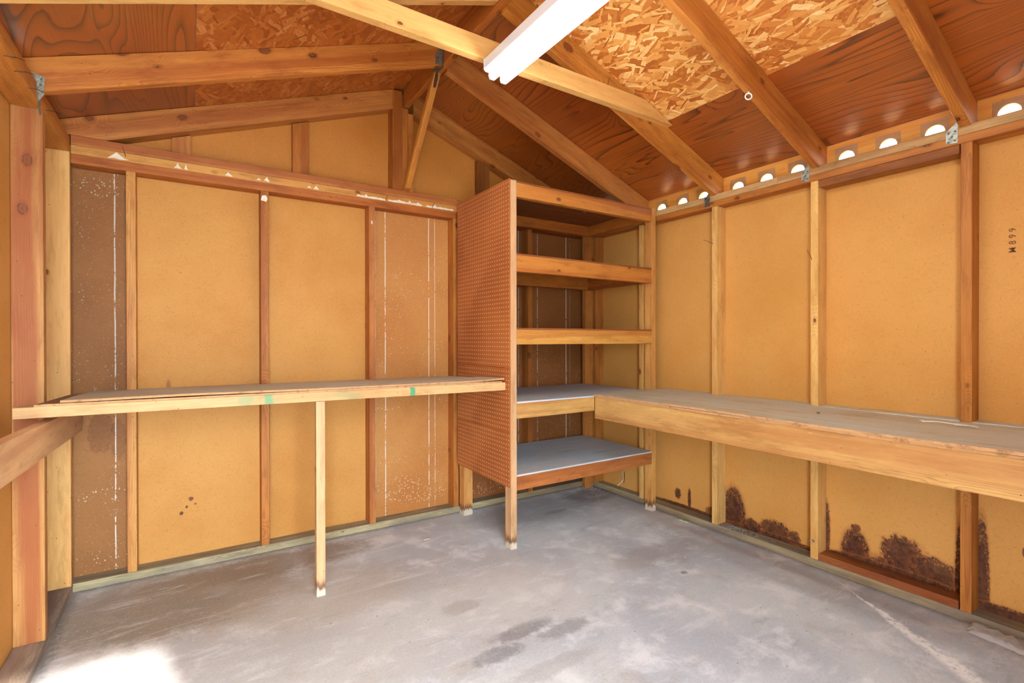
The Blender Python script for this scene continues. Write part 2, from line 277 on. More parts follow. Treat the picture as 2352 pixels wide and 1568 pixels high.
def concrete():
    m = N('floor_concrete'); co = m.obj(); x, y, z = m.xyz(co)
    n1 = m.noise(co, 1.3, 6, .6, .4); n2 = m.noise(co, 5, 6, .65, .3); n3 = m.noise(co, 40, 5, .7); n4 = m.noise(co, 220, 2, .7)
    c = m.mix(m.step(n1, .32, .68), lin((208, 213, 217)), lin((178, 184, 194)))
    c = m.mix(m.math('MULTIPLY', m.step(n2, .48, .68), .7), c, lin((236, 238, 242)))
    c = m.mix(m.math('MULTIPLY', m.step(m.noise(m.vmath('ADD', co, (7, 3, 1)), 3.2, 6, .65), .55, .74), .45), c, lin((158, 146, 130)))
    nz = m.math('ADD', m.math('MULTIPLY', n2, .6), m.math('MULTIPLY', n3, .4))
    wx = m.noise(m.vmath('MULTIPLY', co, (2.5, 9, 1)), 1.6, 6, .7)
    for (cx, cy, rx, ry, col, st, amt) in (
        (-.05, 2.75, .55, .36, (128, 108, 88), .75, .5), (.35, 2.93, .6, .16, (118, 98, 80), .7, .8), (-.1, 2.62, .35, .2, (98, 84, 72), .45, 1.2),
        (.5, 2.45, .5, .3, (166, 150, 130), .5, .6), (.9, 2.1, .8, .6, (196, 188, 178), .35, .8),
        (1.15, 1.70, .16, .05, (108, 102, 104), .6, 1.1), (.98, 1.62, .12, .05, (104, 98, 102), .55, 1.2), (1.3, 1.62, .14, .05, (120, 114, 114), .5, 1.2), (1.1, 1.45, .2, .05, (112, 108, 112), .5, 1.2),
        (1.25, 2.0, .5, .3, (222, 220, 216), .35, 1.0), (1.0, 1.35, .4, .2, (216, 214, 212), .4, 1.0),
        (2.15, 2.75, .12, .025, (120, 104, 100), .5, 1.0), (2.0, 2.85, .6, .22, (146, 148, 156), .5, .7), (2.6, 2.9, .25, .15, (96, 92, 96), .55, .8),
        (1.02, 2.0, .1, .06, (136, 128, 112), .35, .8), (2.2, 1.9, .35, .12, (140, 126, 116), .35, 1.0), (2.13, 1.67, .025, .02, (70, 66, 66), .8, .6),
        (2.55, 1.45, .13, .9, (146, 140, 140), .35, .6)):
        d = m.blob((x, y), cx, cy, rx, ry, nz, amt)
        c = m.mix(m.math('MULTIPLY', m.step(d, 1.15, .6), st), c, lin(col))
    c = m.mix(m.math('MULTIPLY', m.step(x, 1.3, -.2), .35), c, lin((184, 172, 152)))
    gr = m.noise(co, 95, 5, .8); c = m.mix(m.math('MULTIPLY', m.step(gr, .5, .75), .35), c, lin((120, 116, 114))); c = m.mix(m.math('MULTIPLY', m.step(gr, .48, .3), .3), c, lin((232, 232, 232)))
    ss = m.noise(m.vmath('MULTIPLY', co, (1.2, 5, 1)), 2.2, 7, .75, .4); c = m.mix(m.math('MULTIPLY', m.step(ss, .53, .68), .42), c, lin((232, 234, 238))); c = m.mix(m.math('MULTIPLY', m.step(ss, .44, .30), .32), c, lin((136, 130, 128)))
    # white powdery trail beside the right wall
    t = m.math('ADD', m.math('MULTIPLY', m.math('SUBTRACT', 1.05, y), -.62), m.math('MULTIPLY', m.math('SUBTRACT', nz, .5), .12))
    d = m.math('DIVIDE', m.math('ABSOLUTE', m.math('SUBTRACT', x, m.math('ADD', t, 2.60))), m.math('ADD', .004, m.math('MULTIPLY', m.step(y, 1.15, .62), .05)))
    k = m.math('MULTIPLY', m.math('MULTIPLY', m.step(d, 1.2, .3), m.step(y, 1.34, 1.2)), m.step(n3, .3, .55))
    c = m.mix(m.math('MULTIPLY', k, .95), c, lin((250, 250, 250)))
    # long dark drag lines near the back left
    for (yy, sl, st) in ((2.52, .10, .35), (2.47, .10, .3)):
        d = m.math('ABSOLUTE', m.math('SUBTRACT', y, m.math('ADD', yy, m.math('MULTIPLY', x, sl))))
        c = m.mix(m.math('MULTIPLY', m.math('MULTIPLY', m.step(d, .006, .001), m.step(m.math('ABSOLUTE', m.math('SUBTRACT', x, .15)), .35, .3)), st), c, lin((208, 200, 190)))
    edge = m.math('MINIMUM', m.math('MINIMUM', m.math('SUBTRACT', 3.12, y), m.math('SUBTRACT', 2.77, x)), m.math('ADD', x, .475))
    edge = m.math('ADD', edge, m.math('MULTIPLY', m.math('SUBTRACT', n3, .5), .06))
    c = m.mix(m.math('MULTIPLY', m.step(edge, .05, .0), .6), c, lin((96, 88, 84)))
    c = m.mix(m.math('MULTIPLY', m.step(n4, .62, .72), .35), c, lin((110, 106, 104)))
    c = m.mix(m.math('MULTIPLY', m.step(m.voro(co, 30)[0], .09, .05), .7), c, lin((232, 230, 228)))
    c = m.mix(m.math('MULTIPLY', m.step(m.voro(m.vmath('ADD', co, (5, 5, 5)), 12)[0], .05, .025), .7), c, lin((70, 64, 60)))
    m.bump(m.math('ADD', m.math('ADD', n2, m.math('MULTIPLY', n3, .3)), m.math('MULTIPLY', n4, .1)), .25, .004)
    return m.fin(c, m.ramp(n2, [(0, .45), (1, .75)]), .35)
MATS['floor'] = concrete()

def worktop(name, a, b, grey, dirt, axis='x'):
    m = N(name); co = m.obj()
    st = (1.2, 22, 22) if axis == 'x' else (22, 1.2, 22)
    g1 = m.noise(m.vmath('MULTIPLY', co, st), 1.0, 6, .7); big = m.noise(co, 2.6, 5, .65, .5); dust = m.noise(co, 7, 7, .75); sp = m.noise(co, 160, 3, .7)
    c = m.mix(m.step(g1, .35, .68), lin(a), lin(b))
    c = m.mix(m.math('MULTIPLY', m.step(big, .35, .62), .8), c, lin(grey))
    dd = m.noise(m.vmath('MULTIPLY', co, tuple(.45*v+.4 for v in st)), 1.0, 6, .7)
    c = m.mix(m.math('MULTIPLY', m.step(dd, .60, .70), .7), c, lin(dirt))
    c = m.mix(m.math('MULTIPLY', m.step(dust, .60, .74), .5), c, lin((214, 206, 200)))
    c = m.mix(m.math('MULTIPLY', m.step(sp, .6, .7), .3), c, lin((120, 104, 92)))
    c = m.mix(m.math('MULTIPLY', m.step(m.voro(co, 16)[0], .05, .03), .8), c, lin((64, 50, 46)))
    c = m.mix(m.math('MULTIPLY', m.step(m.voro(m.vmath('ADD', co, (2, 9, 4)), 24)[0], .08, .05), .7), c, lin((226, 220, 212)))
    m.bump(m.math('ADD', g1, sp), .25, .0015)
    return m.fin(c, .75, .3)
MATS['top_left'] = worktop('bench_ply_left', (206, 200, 176), (172, 162, 138), (198, 202, 194), (120, 112, 98))
MATS['top_left_low'] = worktop('bench_ply_left_lower', (150, 112, 80), (112, 78, 54), (142, 118, 98), (84, 64, 50))
MATS['top_right'] = worktop('bench_ply_right', (210, 202, 176), (172, 162, 134), (198, 202, 190), (118, 112, 98), 'y')
MATS['top_grey'] = worktop('shelf_ply_grey', (208, 208, 208), (186, 188, 192), (184, 194, 206), (120, 112, 112))
MATS['shelf_ply'] = worktop('shelf_ply_brown', (150, 88, 44), (116, 62, 28), (134, 78, 42), (84, 42, 20))

def plyedge():
    m = N('plywood_edge'); co = m.obj(); x, y, z = m.xyz(co)
    s = m.math('FRACT', m.math('MULTIPLY', m.math('ADD', z, m.math('MULTIPLY', m.noise(co, 8, 3), .004)), 210))
    c = m.ramp(s, [(0, lin((214, 176, 132))), (.5, lin((170, 116, 72))), (.55, lin((206, 164, 118))), (1, lin((150, 100, 62)))])
    c = m.mix(m.math('MULTIPLY', m.step(m.noise(co, 30, 5, .7), .5, .7), .6), c, lin((110, 70, 44)))
    m.bump(m.noise(co, 90, 4), .5, .002)
    return m.fin(c, .8, .2)
MATS['ply_edge'] = plyedge()

def pegboard():
    m = N('pegboard'); co = m.obj(); x, y, z = m.xyz(co)
    def cell(a): return m.math('SUBTRACT', m.math('FRACT', m.math('DIVIDE', a, .0254)), .5)
    cy, cz = cell(y), cell(z)
    d = m.math('SQRT', m.math('ADD', m.math('MULTIPLY', cy, cy), m.math('MULTIPLY', cz, cz)))
    f = m.noise(co, 160, 3, .7); big = m.noise(co, 2.2, 4, .6)
    c = m.mix(m.step(big, .35, .7), lin((182, 108, 54)), lin((160, 88, 40)))
    c = m.mix(m.math('MULTIPLY', m.step(f, .5, .7), .35), c, lin((132, 70, 38)))
    c = m.mix(m.math('MULTIPLY', m.step(m.noise(co, 14, 7, .8), .64, .70), .45), c, lin((216, 180, 150)))
    c = m.mix(m.step(d, .155, .115), c, lin((236, 214, 186)))
    c = m.mix(m.step(m.math('SQRT', m.math('ADD', m.math('POWER', m.math('SUBTRACT', cy, .035), 2.0), m.math('POWER', m.math('SUBTRACT', cz, .05), 2.0))), .06, .03), c, lin((60, 34, 20)))
    m.bump(m.step(d, .16, .10), .3, -.002)
    return m.fin(c, .55, .35)
MATS['peg'] = pegboard()

def simple(name, col, rough=.5, spec=.5, metal=0, nz=0, col2=None, sc=40, coat=0):
    m = N(name); co = m.obj(); c = lin(col)
    if col2: c = m.mix(m.step(m.noise(co, sc, 5, .7), .4, .65), lin(col), lin(col2))
    return m.fin(c, rough, spec, metal, coat)
MATS['galv'] = simple('galvanised_metal', (176, 180, 170), .45, .5, .8, col2=(120, 124, 118), sc=60)
MATS['galv_dark'] = simple('dull_steel', (150, 146, 140), .5, .5, .8, col2=(92, 84, 78), sc=60)
MATS['steel'] = simple('zinc_steel', (205, 205, 205), .25, .5, .95)
MATS['nail'] = simple('rusty_nail', (120, 92, 74), .6, .4, .6, col2=(80, 60, 50))
MATS['white_enamel'] = simple('white_enamel', (222, 230, 238), .35, .5)
MATS['paper'] = simple('torn_white_paper', (240, 232, 220), .8, .2, col2=(226, 214, 198), sc=50)
MATS['string'] = simple('white_string', (236, 232, 224), .9, .1)
MATS['wrapper'] = simple('green_wrapper', (150, 200, 150), .4, .5, col2=(216, 232, 214), sc=70)
MATS['ink'] = simple('black_ink', (104, 70, 44), .7, .2, col2=(150, 104, 60), sc=90)
MATS['ground'] = simple('ground_dirt', (190, 184, 176), .9, .2, col2=(166, 160, 152), sc=3)
MATS['crumb'] = simple('grey_crumbs', (190, 186, 182), .9, .2, col2=(96, 92, 90), sc=300)
def emissive():
    m = N('lit_tube'); m.fin(lin((250, 250, 250)), .3, .5)
    m.b.inputs['Emission Color'].default_value = (.88, .98, .97, 1); m.b.inputs['Emission Strength'].default_value = TUBE_STRENGTH
    return m.m
MATS['tube'] = emissive()
def screen():
    m = N('insect_screen'); tr = m.n('ShaderNodeBsdfTransparent'); mx = m.n('ShaderNodeMixShader'); co = m.obj(); x, y, z = m.xyz(co)
    c = m.fin(lin((176, 150, 126)), .55, .4, .2)
    wv = m.math('MAXIMUM', m.math('GREATER_THAN', m.math('FRACT', m.math('MULTIPLY', y, 600)), .84), m.math('GREATER_THAN', m.math('FRACT', m.math('MULTIPLY', z, 600)), .84))
    dots = m.step(m.voro(co, 120)[0], .2, .12)
    m.put(mx.inputs[0], m.math('MAXIMUM', wv, dots)); m.t.links.new(tr.outputs[0], mx.inputs[1]); m.t.links.new(m.b.outputs[0], mx.inputs[2])
    m.t.links.new(mx.outputs[0], m.out.inputs[0]); return m.m
MATS['screen'] = screen()
def plastic():
    m = N('clear_plastic'); co = m.obj(); m.fin((.9, .88, .88, 1), .12, .6)
    tr = m.n('ShaderNodeBsdfTransparent'); mx = m.n('ShaderNodeMixShader'); mx.inputs[0].default_value = .32
    m.t.links.new(tr.outputs[0], mx.inputs[1]); m.t.links.new(m.b.outputs[0], mx.inputs[2]); m.t.links.new(mx.outputs[0], m.out.inputs[0])
    return m.m
MATS['plastic'] = plastic()
MATS.update({'l_'+k: v for k, v in LUM.items()})

# ------------------------------------------------------------------ geometry helpers
def tag(o, label=None, cat=None, group=None, kind=None):
    if label: o['label'] = label
    if cat: o['category'] = cat
    if group: o['group'] = group
    if kind: o['kind'] = kind
    return o
def empty(name, loc, label, cat, group=None):
    o = bpy.data.objects.new(name, None); o.empty_display_size = .05; COL.objects.link(o); o.location = loc
    return tag(o, label, cat, group)
def wloc(o):
    v = Vector((0, 0, 0))
    while o is not None: v = v + o.location; o = o.parent
    return v
def solid(name, verts, faces, mat, grain=None, bevel=.0015, parent=None, smooth=False, mats=None, fm=None):
    vs_ = [Vector(v) for v in verts]; c = sum(vs_, Vector())/len(vs_)
    if grain is None: R = Matrix.Identity(3)
    else:
        gx = Vector(grain).normalized(); t = Vector((0, 0, 1)) if abs(gx.z) < .9 else Vector((1, 0, 0))
        gy = t.cross(gx).normalized(); gz = gx.cross(gy); R = Matrix((gx, gy, gz)).transposed()
    Ri = R.transposed(); bm = bmesh.new()
    bv = [bm.verts.new(Ri @ (v-c)) for v in vs_]
    for i, f in enumerate(faces):
        fc = bm.faces.new([bv[k] for k in f])
        if fm: fc.material_index = fm[i]
    bmesh.ops.recalc_face_normals(bm, faces=bm.faces)
    if bevel: bmesh.ops.bevel(bm, geom=list(bm.edges), offset=bevel, segments=1, affect='EDGES', profile=.5)
    me = bpy.data.meshes.new(name); bm.to_mesh(me); bm.free()
    for mm in (mats or [mat]): me.materials.append(MATS[mm] if isinstance(mm, str) else mm)
    if smooth:
        for p in me.polygons: p.use_smooth = True
    o = bpy.data.objects.new(name, me); COL.objects.link(o)
    M = Matrix.Translation(c) @ R.to_4x4()
    if parent is not None: o.parent = parent; M = Matrix.Translation(-wloc(parent)) @ M
    o.matrix_basis = M
    return o
BOXF = [(0, 1, 3, 2), (4, 6, 7, 5), (0, 4, 5, 1), (2, 3, 7, 6), (0, 2, 6, 4), (1, 5, 7, 3)]
def box(name, x0, x1, y0, y1, z0, z1, mat, parent=None, axis=None, bevel=.0015):
    vs_ = [(x, y, z) for x in (x0, x1) for y in (y0, y1) for z in (z0, z1)]
    if axis is None:
        d = (x1-x0, y1-y0, z1-z0); axis = 'xyz'[d.index(max(d))]
    g = {'x': (1, 0, 0), 'y': (0, 1, 0), 'z': (0, 0, 1), 'n': None}[axis]
    return solid(name, vs_, BOXF, mat, g, bevel, parent)
def prism_y(name, poly, y0, y1, mat, grain, parent=None, bevel=.0015):   # poly in (x,z)
    n = len(poly); vs_ = [(x, y0, z) for x, z in poly]+[(x, y1, z) for x, z in poly]
    f = [tuple(range(n)), tuple(range(2*n-1, n-1, -1))]+[(i, (i+1) % n, n+(i+1) % n, n+i) for i in range(n)]
    return solid(name, vs_, f, mat, grain, bevel, parent)
def prism_x(name, poly, x0, x1, mat, grain, parent=None, bevel=.0015):   # poly in (y,z)
    n = len(poly); vs_ = [(x0, y, z) for y, z in poly]+[(x1, y, z) for y, z in poly]
    f = [tuple(range(n)), tuple(range(2*n-1, n-1, -1))]+[(i, (i+1) % n, n+(i+1) % n, n+i) for i in range(n)]
    return solid(name, vs_, f, mat, grain, bevel, parent)
def hexa(name, b4, t4, mat, grain, parent=None, bevel=.0012, mats=None, fm=None):   # bottom and top quads in the same order
    return solid(name, list(b4)+list(t4), [(0, 1, 2, 3), (7, 6, 5, 4), (0, 4, 5, 1), (1, 5, 6, 2), (2, 6, 7, 3), (3, 7, 4, 0)], mat, grain, bevel, parent, mats=mats, fm=fm)
def meshobj(name, bm, mat, parent=None, loc=(0, 0, 0), smooth=False):
    me = bpy.data.meshes.new(name); bm.to_mesh(me); bm.free(); me.materials.append(MATS[mat])
    if smooth:
        for p in me.polygons: p.use_smooth = True
    o = bpy.data.objects.new(name, me); COL.objects.link(o)
    L = Vector(loc)
    if parent is not None: o.parent = parent; L = L-wloc(parent)
    o.location = L
    return o
def tube(name, pts, r, mat, parent=None, seg=8, closed=False, caps=True):
    pts = [Vector(p) for p in pts]; c = sum(pts, Vector())/len(pts); bm = bmesh.new(); rings = []; n = len(pts); prev = None
    for i, p in enumerate(pts):
        a = pts[(i-1) % n] if (i > 0 or closed) else p; b = pts[(i+1) % n] if (i < n-1 or closed) else p
        t = (b-a).normalized()
        if prev is None: u = t.orthogonal().normalized()
        else: u = (prev-t*prev.dot(t)).normalized()
        prev = u; w = t.cross(u)
        rings.append([bm.verts.new(p-c+(u*math.cos(2*math.pi*k/seg)+w*math.sin(2*math.pi*k/seg))*r) for k in range(seg)])
    for i in range(n if closed else n-1):
        A, B = rings[i], rings[(i+1) % n]
        for k in range(seg): bm.faces.new((A[k], A[(k+1) % seg], B[(k+1) % seg], B[k]))
    if not closed and caps: bm.faces.new(rings[0][::-1]); bm.faces.new(rings[-1])
    bmesh.ops.recalc_face_normals(bm, faces=bm.faces)
    return meshobj(name, bm, mat, parent, c, True)

# ------------------------------------------------------------------ dimensions
XL, XR = -.475, 2.76          # inner stud faces, left and right
PL_, PR_ = -.568, 2.85        # wall sheets
YB, PB = 3.118, 3.207         # back stud face, back wall sheet
YF = -.45                     # front wall
RX, RZ = 1.19, 2.85
def zl(x): return RZ-.358*(RX-x)
def zr(x): return RZ-.385*(x-RX)
GL, GR = (1, 0, .358), (1, 0, -.385)

# ------------------------------------------------------------------ room shell
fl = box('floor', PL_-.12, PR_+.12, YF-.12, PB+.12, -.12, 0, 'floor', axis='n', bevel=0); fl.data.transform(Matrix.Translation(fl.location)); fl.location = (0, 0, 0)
tag(fl, 'grey stained concrete slab floor of the shed', kind='structure')
gd = box('ground', -14, 16, -16, 18, -.30, -.13, 'ground', axis='n', bevel=0); tag(gd, 'bare pale ground outside the shed', kind='structure')

def sheet_wall(name, quads, mats, thick, label):
    """quads: list of (corner list front side, material index); extruded by thick"""
    bm = bmesh.new(); idx = {}
    def gv(p):
        k = tuple(round(v, 5) for v in p)
        if k not in idx: idx[k] = bm.verts.new(k)
        return idx[k]
    fs = []
    for q, mi in quads:
        f = bm.faces.new([gv(p) for p in q]); f.material_index = mi; fs.append(f)
    r = bmesh.ops.extrude_face_region(bm, geom=fs)
    bmesh.ops.translate(bm, verts=[e for e in r['geom'] if isinstance(e, bmesh.types.BMVert)], vec=thick)
    bmesh.ops.recalc_face_normals(bm, faces=bm.faces)
    me = bpy.data.meshes.new(name); bm.to_mesh(me); bm.free()
    for k in mats: me.materials.append(MATS[k])
    o = bpy.data.objects.new(name, me); COL.objects.link(o)
    return tag(o, label, kind='structure')
# back wall: sheets between stud centres, gable above
xs = [PL_-.03, -.248, .355, .963, 1.55, 2.18, PR_+.03]; mi = [1, 0, 0, 2, 3, 3]
q = [([(xs[i], PB, 0), (xs[i+1], PB, 0), (xs[i+1], PB, 2.15), (xs[i], PB, 2.15)], mi[i]) for i in range(6)]
for i in range(6):
    a, b = xs[i], xs[i+1]
    za = (zl(a) if a < RX else zr(a))+.02; zb = (zl(b) if b < RX else zr(b))+.02
    poly = [(a, PB, 2.15), (b, PB, 2.15), (b, PB, zb)] + ([(RX, PB, RZ+.02)] if a < RX < b else []) + [(a, PB, za)]
    q.append((poly, 4))
sheet_wall('wall_back', q, ['panel_back', 'panel_back_brown', 'panel_back_tan', 'panel_back_dark', 'panel_gable'], (0, .02, 0), 'back wall of orange and brown fibreboard sheets with a gable')
sheet_wall('wall_left', [([(PL_, YF, 0), (PL_, PB, 0), (PL_, PB, 2.17), (PL_, YF, 2.17)], 0)], ['panel_left'], (-.02, 0, 0), 'left wall of orange fibreboard')
sheet_wall('wall_right', [([(PR_, YF, 0), (PR_, PB, 0), (PR_, PB, 2.10), (PR_, YF, 2.10)], 0)], ['panel_right'], (.02, 0, 0), 'right wall of orange fibreboard with dark water stains low down')
# front wall behind the camera with the open doorway
DX0, DX1, DZ = -.42, .46, 2.0
fr = [([(PL_-.02, YF, 0), (DX0, YF, 0), (DX0, YF, 2.1), (PL_-.02, YF, 2.1)], 0), ([(DX1, YF, 0), (PR_+.02, YF, 0), (PR_+.02, YF, 2.1), (DX1, YF, 2.1)], 0),
      ([(DX0, YF, DZ), (DX1, YF, DZ), (DX1, YF, 2.1), (DX0, YF, 2.1)], 0), ([(PL_-.02, YF, 2.1), (DX0, YF, 2.1), (DX1, YF, 2.1), (PR_+.02, YF, 2.1), (PR_+.02, YF, zr(PR_)+.03), (RX, YF, RZ+.02), (PL_-.02, YF, zl(PL_)+.03)], 0)]
sheet_wall('wall_front', fr, ['panel_left'], (0, -.03, 0), 'front wall behind the viewer with the open doorway')

def roof(name, x0, x1, y0, y1, f, mat, label, t=.013):
    g = (0, 1, 0)
    b4 = [(x0, y0, f(x0)), (x1, y0, f(x1)), (x1, y1, f(x1)), (x0, y1, f(x0))]; t4 = [(x, y, z+t) for x, y, z in b4]
    o = solid(name, b4+t4, [(0, 1, 2, 3), (7, 6, 5, 4), (0, 4, 5, 1), (1, 5, 6, 2), (2, 6, 7, 3), (3, 7, 4, 0)], mat, None, 0)
    o.data.transform(Matrix.Translation(o.location)); o.location = (0, 0, 0)
    return tag(o, label, kind='structure')
YR0, YR1 = YF-.1, PB+.1
roof('ceiling', PL_-.03, .021, YR0, YR1, zl, 'ply_ceiling', 'dark varnished plywood sheathing low on the left roof slope')
roof('ceiling', .023, RX, YR0, YR1, zl, 'osb_left', 'strand board sheathing high on the left roof slope')
roof('ceiling', 2.273, PR_+.022, YR0, YR1, zr, 'ply_ceiling', 'dark varnished plywood sheathing low on the right roof slope')
roof('ceiling', RX, 2.271, .732, 1.94, zr, 'osb_right', 'bright strand board sheathing high on the right roof slope')
roof('ceiling', RX, 2.271, 1.942, YR1, zr, 'ply_ceiling', 'dark varnished plywood sheathing high on the right slope beyond the collar tie')
roof('ceiling', RX, 2.271, YR0, .730, zr, 'ply_ceiling', 'varnished plywood sheathing high on the right slope nearest the viewer')
# roofing on top keeps daylight out
roofm = [(PL_-.022, zl(PL_-.022)+.0135), (RX, RZ+.0135), (PR_+.022, zr(PR_+.022)+.0135), (PR_+.022, zr(PR_+.022)+.027), (RX, RZ+.027), (PL_-.022, zl(PL_-.022)+.027)]
rf = prism_y('roof_covering', roofm, YR0-.05, YR1+.05, 'ground', (0, 1, 0), bevel=0); tag(rf, 'roof covering over the sheathing', kind='structure')

# sills
def thing(o, label, cat, group=None): return tag(o, label, cat, group)
G_SILL, G_PLATE = 'floor sill boards', 'top plates of the walls'
thing(box('sill_plate', XL, 2.80, YB, PB-.001, 0, .040, 'l_sill'), 'weathered grey-green sill board on the floor along the back wall', 'sill', G_SILL)
thing(box('sill_plate', PL_+.001, XL, YF+.02, PB-.002, 0, .040, 'l_grey'), 'dark weathered sill board on the floor along the left wall', 'sill', G_SILL)
o = hexa('sill_plate', [(XR, YF+.02, 0), (PR_-.001, YF+.02, 0), (PR_-.001, 2.5, 0), (XR+.005, 2.5, 0)], [(XR, YF+.02, .04), (PR_-.001, YF+.02, .04), (PR_-.001, 2.5, .04), (XR+.005, 2.5, .04)], 'l_sill', (0, 1, 0))
thing(o, 'stained sill board on the floor along the right wall under the workbench', 'sill', G_SILL)
thing(box('sill_plate', XR+.022, PR_-.001, 2.503, YB-.001, 0, .040, 'l_sill'), 'grey sill board on the floor behind the tall shelving at the right wall', 'sill', G_SILL)
thing(box('sill_block', XR+.001, PR_-.006, .752, 1.318, .0405, .078, 'l_redbench'), 'reddish extra board lying on the right sill between the two nearest studs', 'board')
# plates
thing(box('top_plate', XL, PR_, YB, PB-.001, 2.128, 2.173, 'l_rosy'), 'reddish top plate, uppermost of the three boards across the back wall', 'plate', G_PLATE)
thing(box('top_plate', XL, PR_, YB+.001, PB-.001, 2.086, 2.1275, 'l_honey'), 'pale middle plate with torn white paper across the back wall', 'plate', G_PLATE)
thing(box('top_plate', XL, PR_, YB, PB-.001, 2.040, 2.0855, 'l_red'), 'red lowest plate of the three boards across the back wall', 'plate', G_PLATE)
thing(box('top_plate', PL_+.001, XL, YF+.02, YB-.003, 2.086, 2.121, 'l_orange'), 'lower orange plate on top of the left wall studs', 'plate', G_PLATE)
thing(box('top_plate', PL_+.001, XL-.002, YF+.02, YB-.003, 2.122, 2.160, 'l_fir'), 'upper plate of the left wall with bent nails along it', 'plate', G_PLATE)
thing(box('top_plate', XR, PR_-.001, YF+.02, YB-.003, 2.032, 2.0665, 'l_orange'), 'lower orange plate on top of the right wall studs', 'plate', G_PLATE)
thing(box('top_plate', XR+.001, PR_-.001, 1.537, YB-.003, 2.0675, 2.107, 'l_oldpale'), 'pale upper plate of the right wall, its far length beside the shelving', 'plate', G_PLATE)
thing(box('top_plate', XR+.001, PR_-.001, YF+.02, 1.535, 2.0675, 2.107, 'l_oldpale'), 'browner upper plate of the right wall, its near length', 'plate', G_PLATE)
thing(box('header_block', XR+.001, PR_-.006, .752, 1.318, 1.992, 2.031, 'l_brown'), 'dark stained header board under the right plate between the two nearest studs', 'board')

# studs
G_ST = 'wall studs'
for (a, b, mat, lab) in ((-.268, -.229, 'l_honey', 'pale orange back wall stud beside the dark brown sheet at the left'),
                         (.333, .374, 'l_red', 'dark red back wall stud between the two large orange sheets'),
                         (.944, .984, 'l_rosy', 'rosy back wall stud where the orange sheet meets the white-streaked tan sheet'),
                         (1.530, 1.569, 'l_orange', 'orange back wall stud right beside the pegboard'),
                         (2.160, 2.200, 'l_red', 'back wall stud seen inside the shelving between white streaks')):
    thing(box('wall_stud', a, b, YB, PB-.001, .041, 2.0395, mat), lab, 'stud', G_ST)
thing(box('wall_stud', PL_+.001, XL, 2.590, 2.630, .041, 2.0855, 'l_post'), 'wide rosy left wall stud at the left edge behind the bench end', 'stud', G_ST)
thing(box('wall_stud', PL_+.001, XL, 3.090, 3.128-.012, .041, 2.0855, 'l_pale'), 'knotty pale stud in the back left corner', 'stud', G_ST)
for (a, b, mat, lab) in ((.710, .748, 'l_orange', 'right wall stud nearest the viewer with black stain beside its foot'),
                         (1.322, 1.360, 'l_pale', 'pale right wall stud carrying the steel eye low down'),
                         (1.916, 1.955, 'l_pale', 'pale right wall stud first in front of the shelving'),
                         (2.524, 2.562, 'l_pale', 'thin pale right wall stud just behind the front right shelf post'),
                         (3.025, 3.063, 'l_rosy', 'knotty rosy right wall stud in the back right corner')):
    thing(box('wall_stud', XR+.001, PR_-.001, a, b, .041, 2.0315, mat), lab, 'stud', G_ST)

# gable studs
def gstud(x0, x1, y0, y1, mat, lab, z0=2.174):
    f = zl if x1 < RX else zr
    thing(prism_y('gable_stud', [(x0, z0), (x1, z0), (x1, f(x1)-.134), (x0, f(x0)-.134)], y0, y1, mat, (0, 0, 1)), lab, 'stud', 'gable studs')
gstud(-.080, .006, 3.166, 3.205, 'l_rosy', 'shortest flat gable stud, at the far left above the plate')
gstud(.508, .598, 3.166, 3.205, 'l_red', 'dark red flat gable stud left of the king posts')
gstud(1.747, 1.850, 3.166, 3.205, 'l_brown', 'dark brown flat gable stud above the pegboard')
prism_y  # king posts
thing(box('king_post', 1.098, 1.163, YB, 3.205, 2.174, zl(1.10)-.003, 'l_red'), 'tall reddish king post left of the ridge board at the back gable', 'post', 'king posts')
thing(box('king_post', 1.1645, 1.2015, YB+.002, 3.205, 2.174, 2.713, 'l_red'), 'narrow king post straight under the ridge board', 'post', 'king posts')
thing(box('king_post', 1.203, 1.241, YB+.004, 3.205, 2.174, zr(1.241)-.145, 'l_orange'), 'narrow king post right of the ridge board at the back gable', 'post', 'king posts')

# ridge, rafters
thing(prism_y('ridge_board', [(1.172, 2.715), (1.208, 2.715), (1.208, zr(1.208)-.001), (RX, RZ-.001), (1.172, zl(1.172)-.001)], YF+.02, YB-.001, 'l_red', (0, 1, 0)), 'long dark red ridge board running under the peak of the roof', 'beam')
def raft_l(y0, y1, mat, lab, dep=.130):
    xa, xb = PL_-.02, 1.1715
    p = [(xa, 2.161), (XL+.0005, 2.161), (XL+.0005, zl(XL)-dep), (xb, zl(xb)-dep), (xb, zl(xb)-.001), (xa, zl(xa)-.001)]
    thing(prism_y('rafter', p, y0, y1, mat, GL), lab, 'rafter', 'roof rafters')
def raft_r(y0, y1, mat, lab, dep=.146):
    xa, xb = 1.2085, PR_+.02
    p = [(xa, zr(xa)-dep), (XR-.001, zr(XR)-dep), (XR-.001, 2.1075), (xb, 2.1075), (xb, zr(xb)-.001), (xa, zr(xa)-.001)]
    thing(prism_y('rafter', p, y0, y1, mat, GR), lab, 'rafter', 'roof rafters')
xc = RX-(RZ-.127-2.174)/.358; xd = RX+(RZ-.132-2.174)/.385
thing(prism_y('rafter', [(xc, 2.174), (1.0975, zl(1.0975)-.127), (1.0975, zl(1.0975)-.001), (PL_-.02, zl(PL_-.02)-.001), (PL_-.02, 2.174)], YB, 3.205, 'l_rosy', GL), 'left half of the gable end rafter on the back wall', 'rafter', 'roof rafters')
thing(prism_y('rafter', [(1.2415, zr(1.2415)-.132), (xd, 2.174), (PR_-.001, 2.174), (PR_-.001, zr(PR_)-.001), (1.2415, zr(1.2415)-.001)], YB, 3.205, 'l_rosy', GR), 'right half of the gable end rafter on the back wall', 'rafter', 'roof rafters')
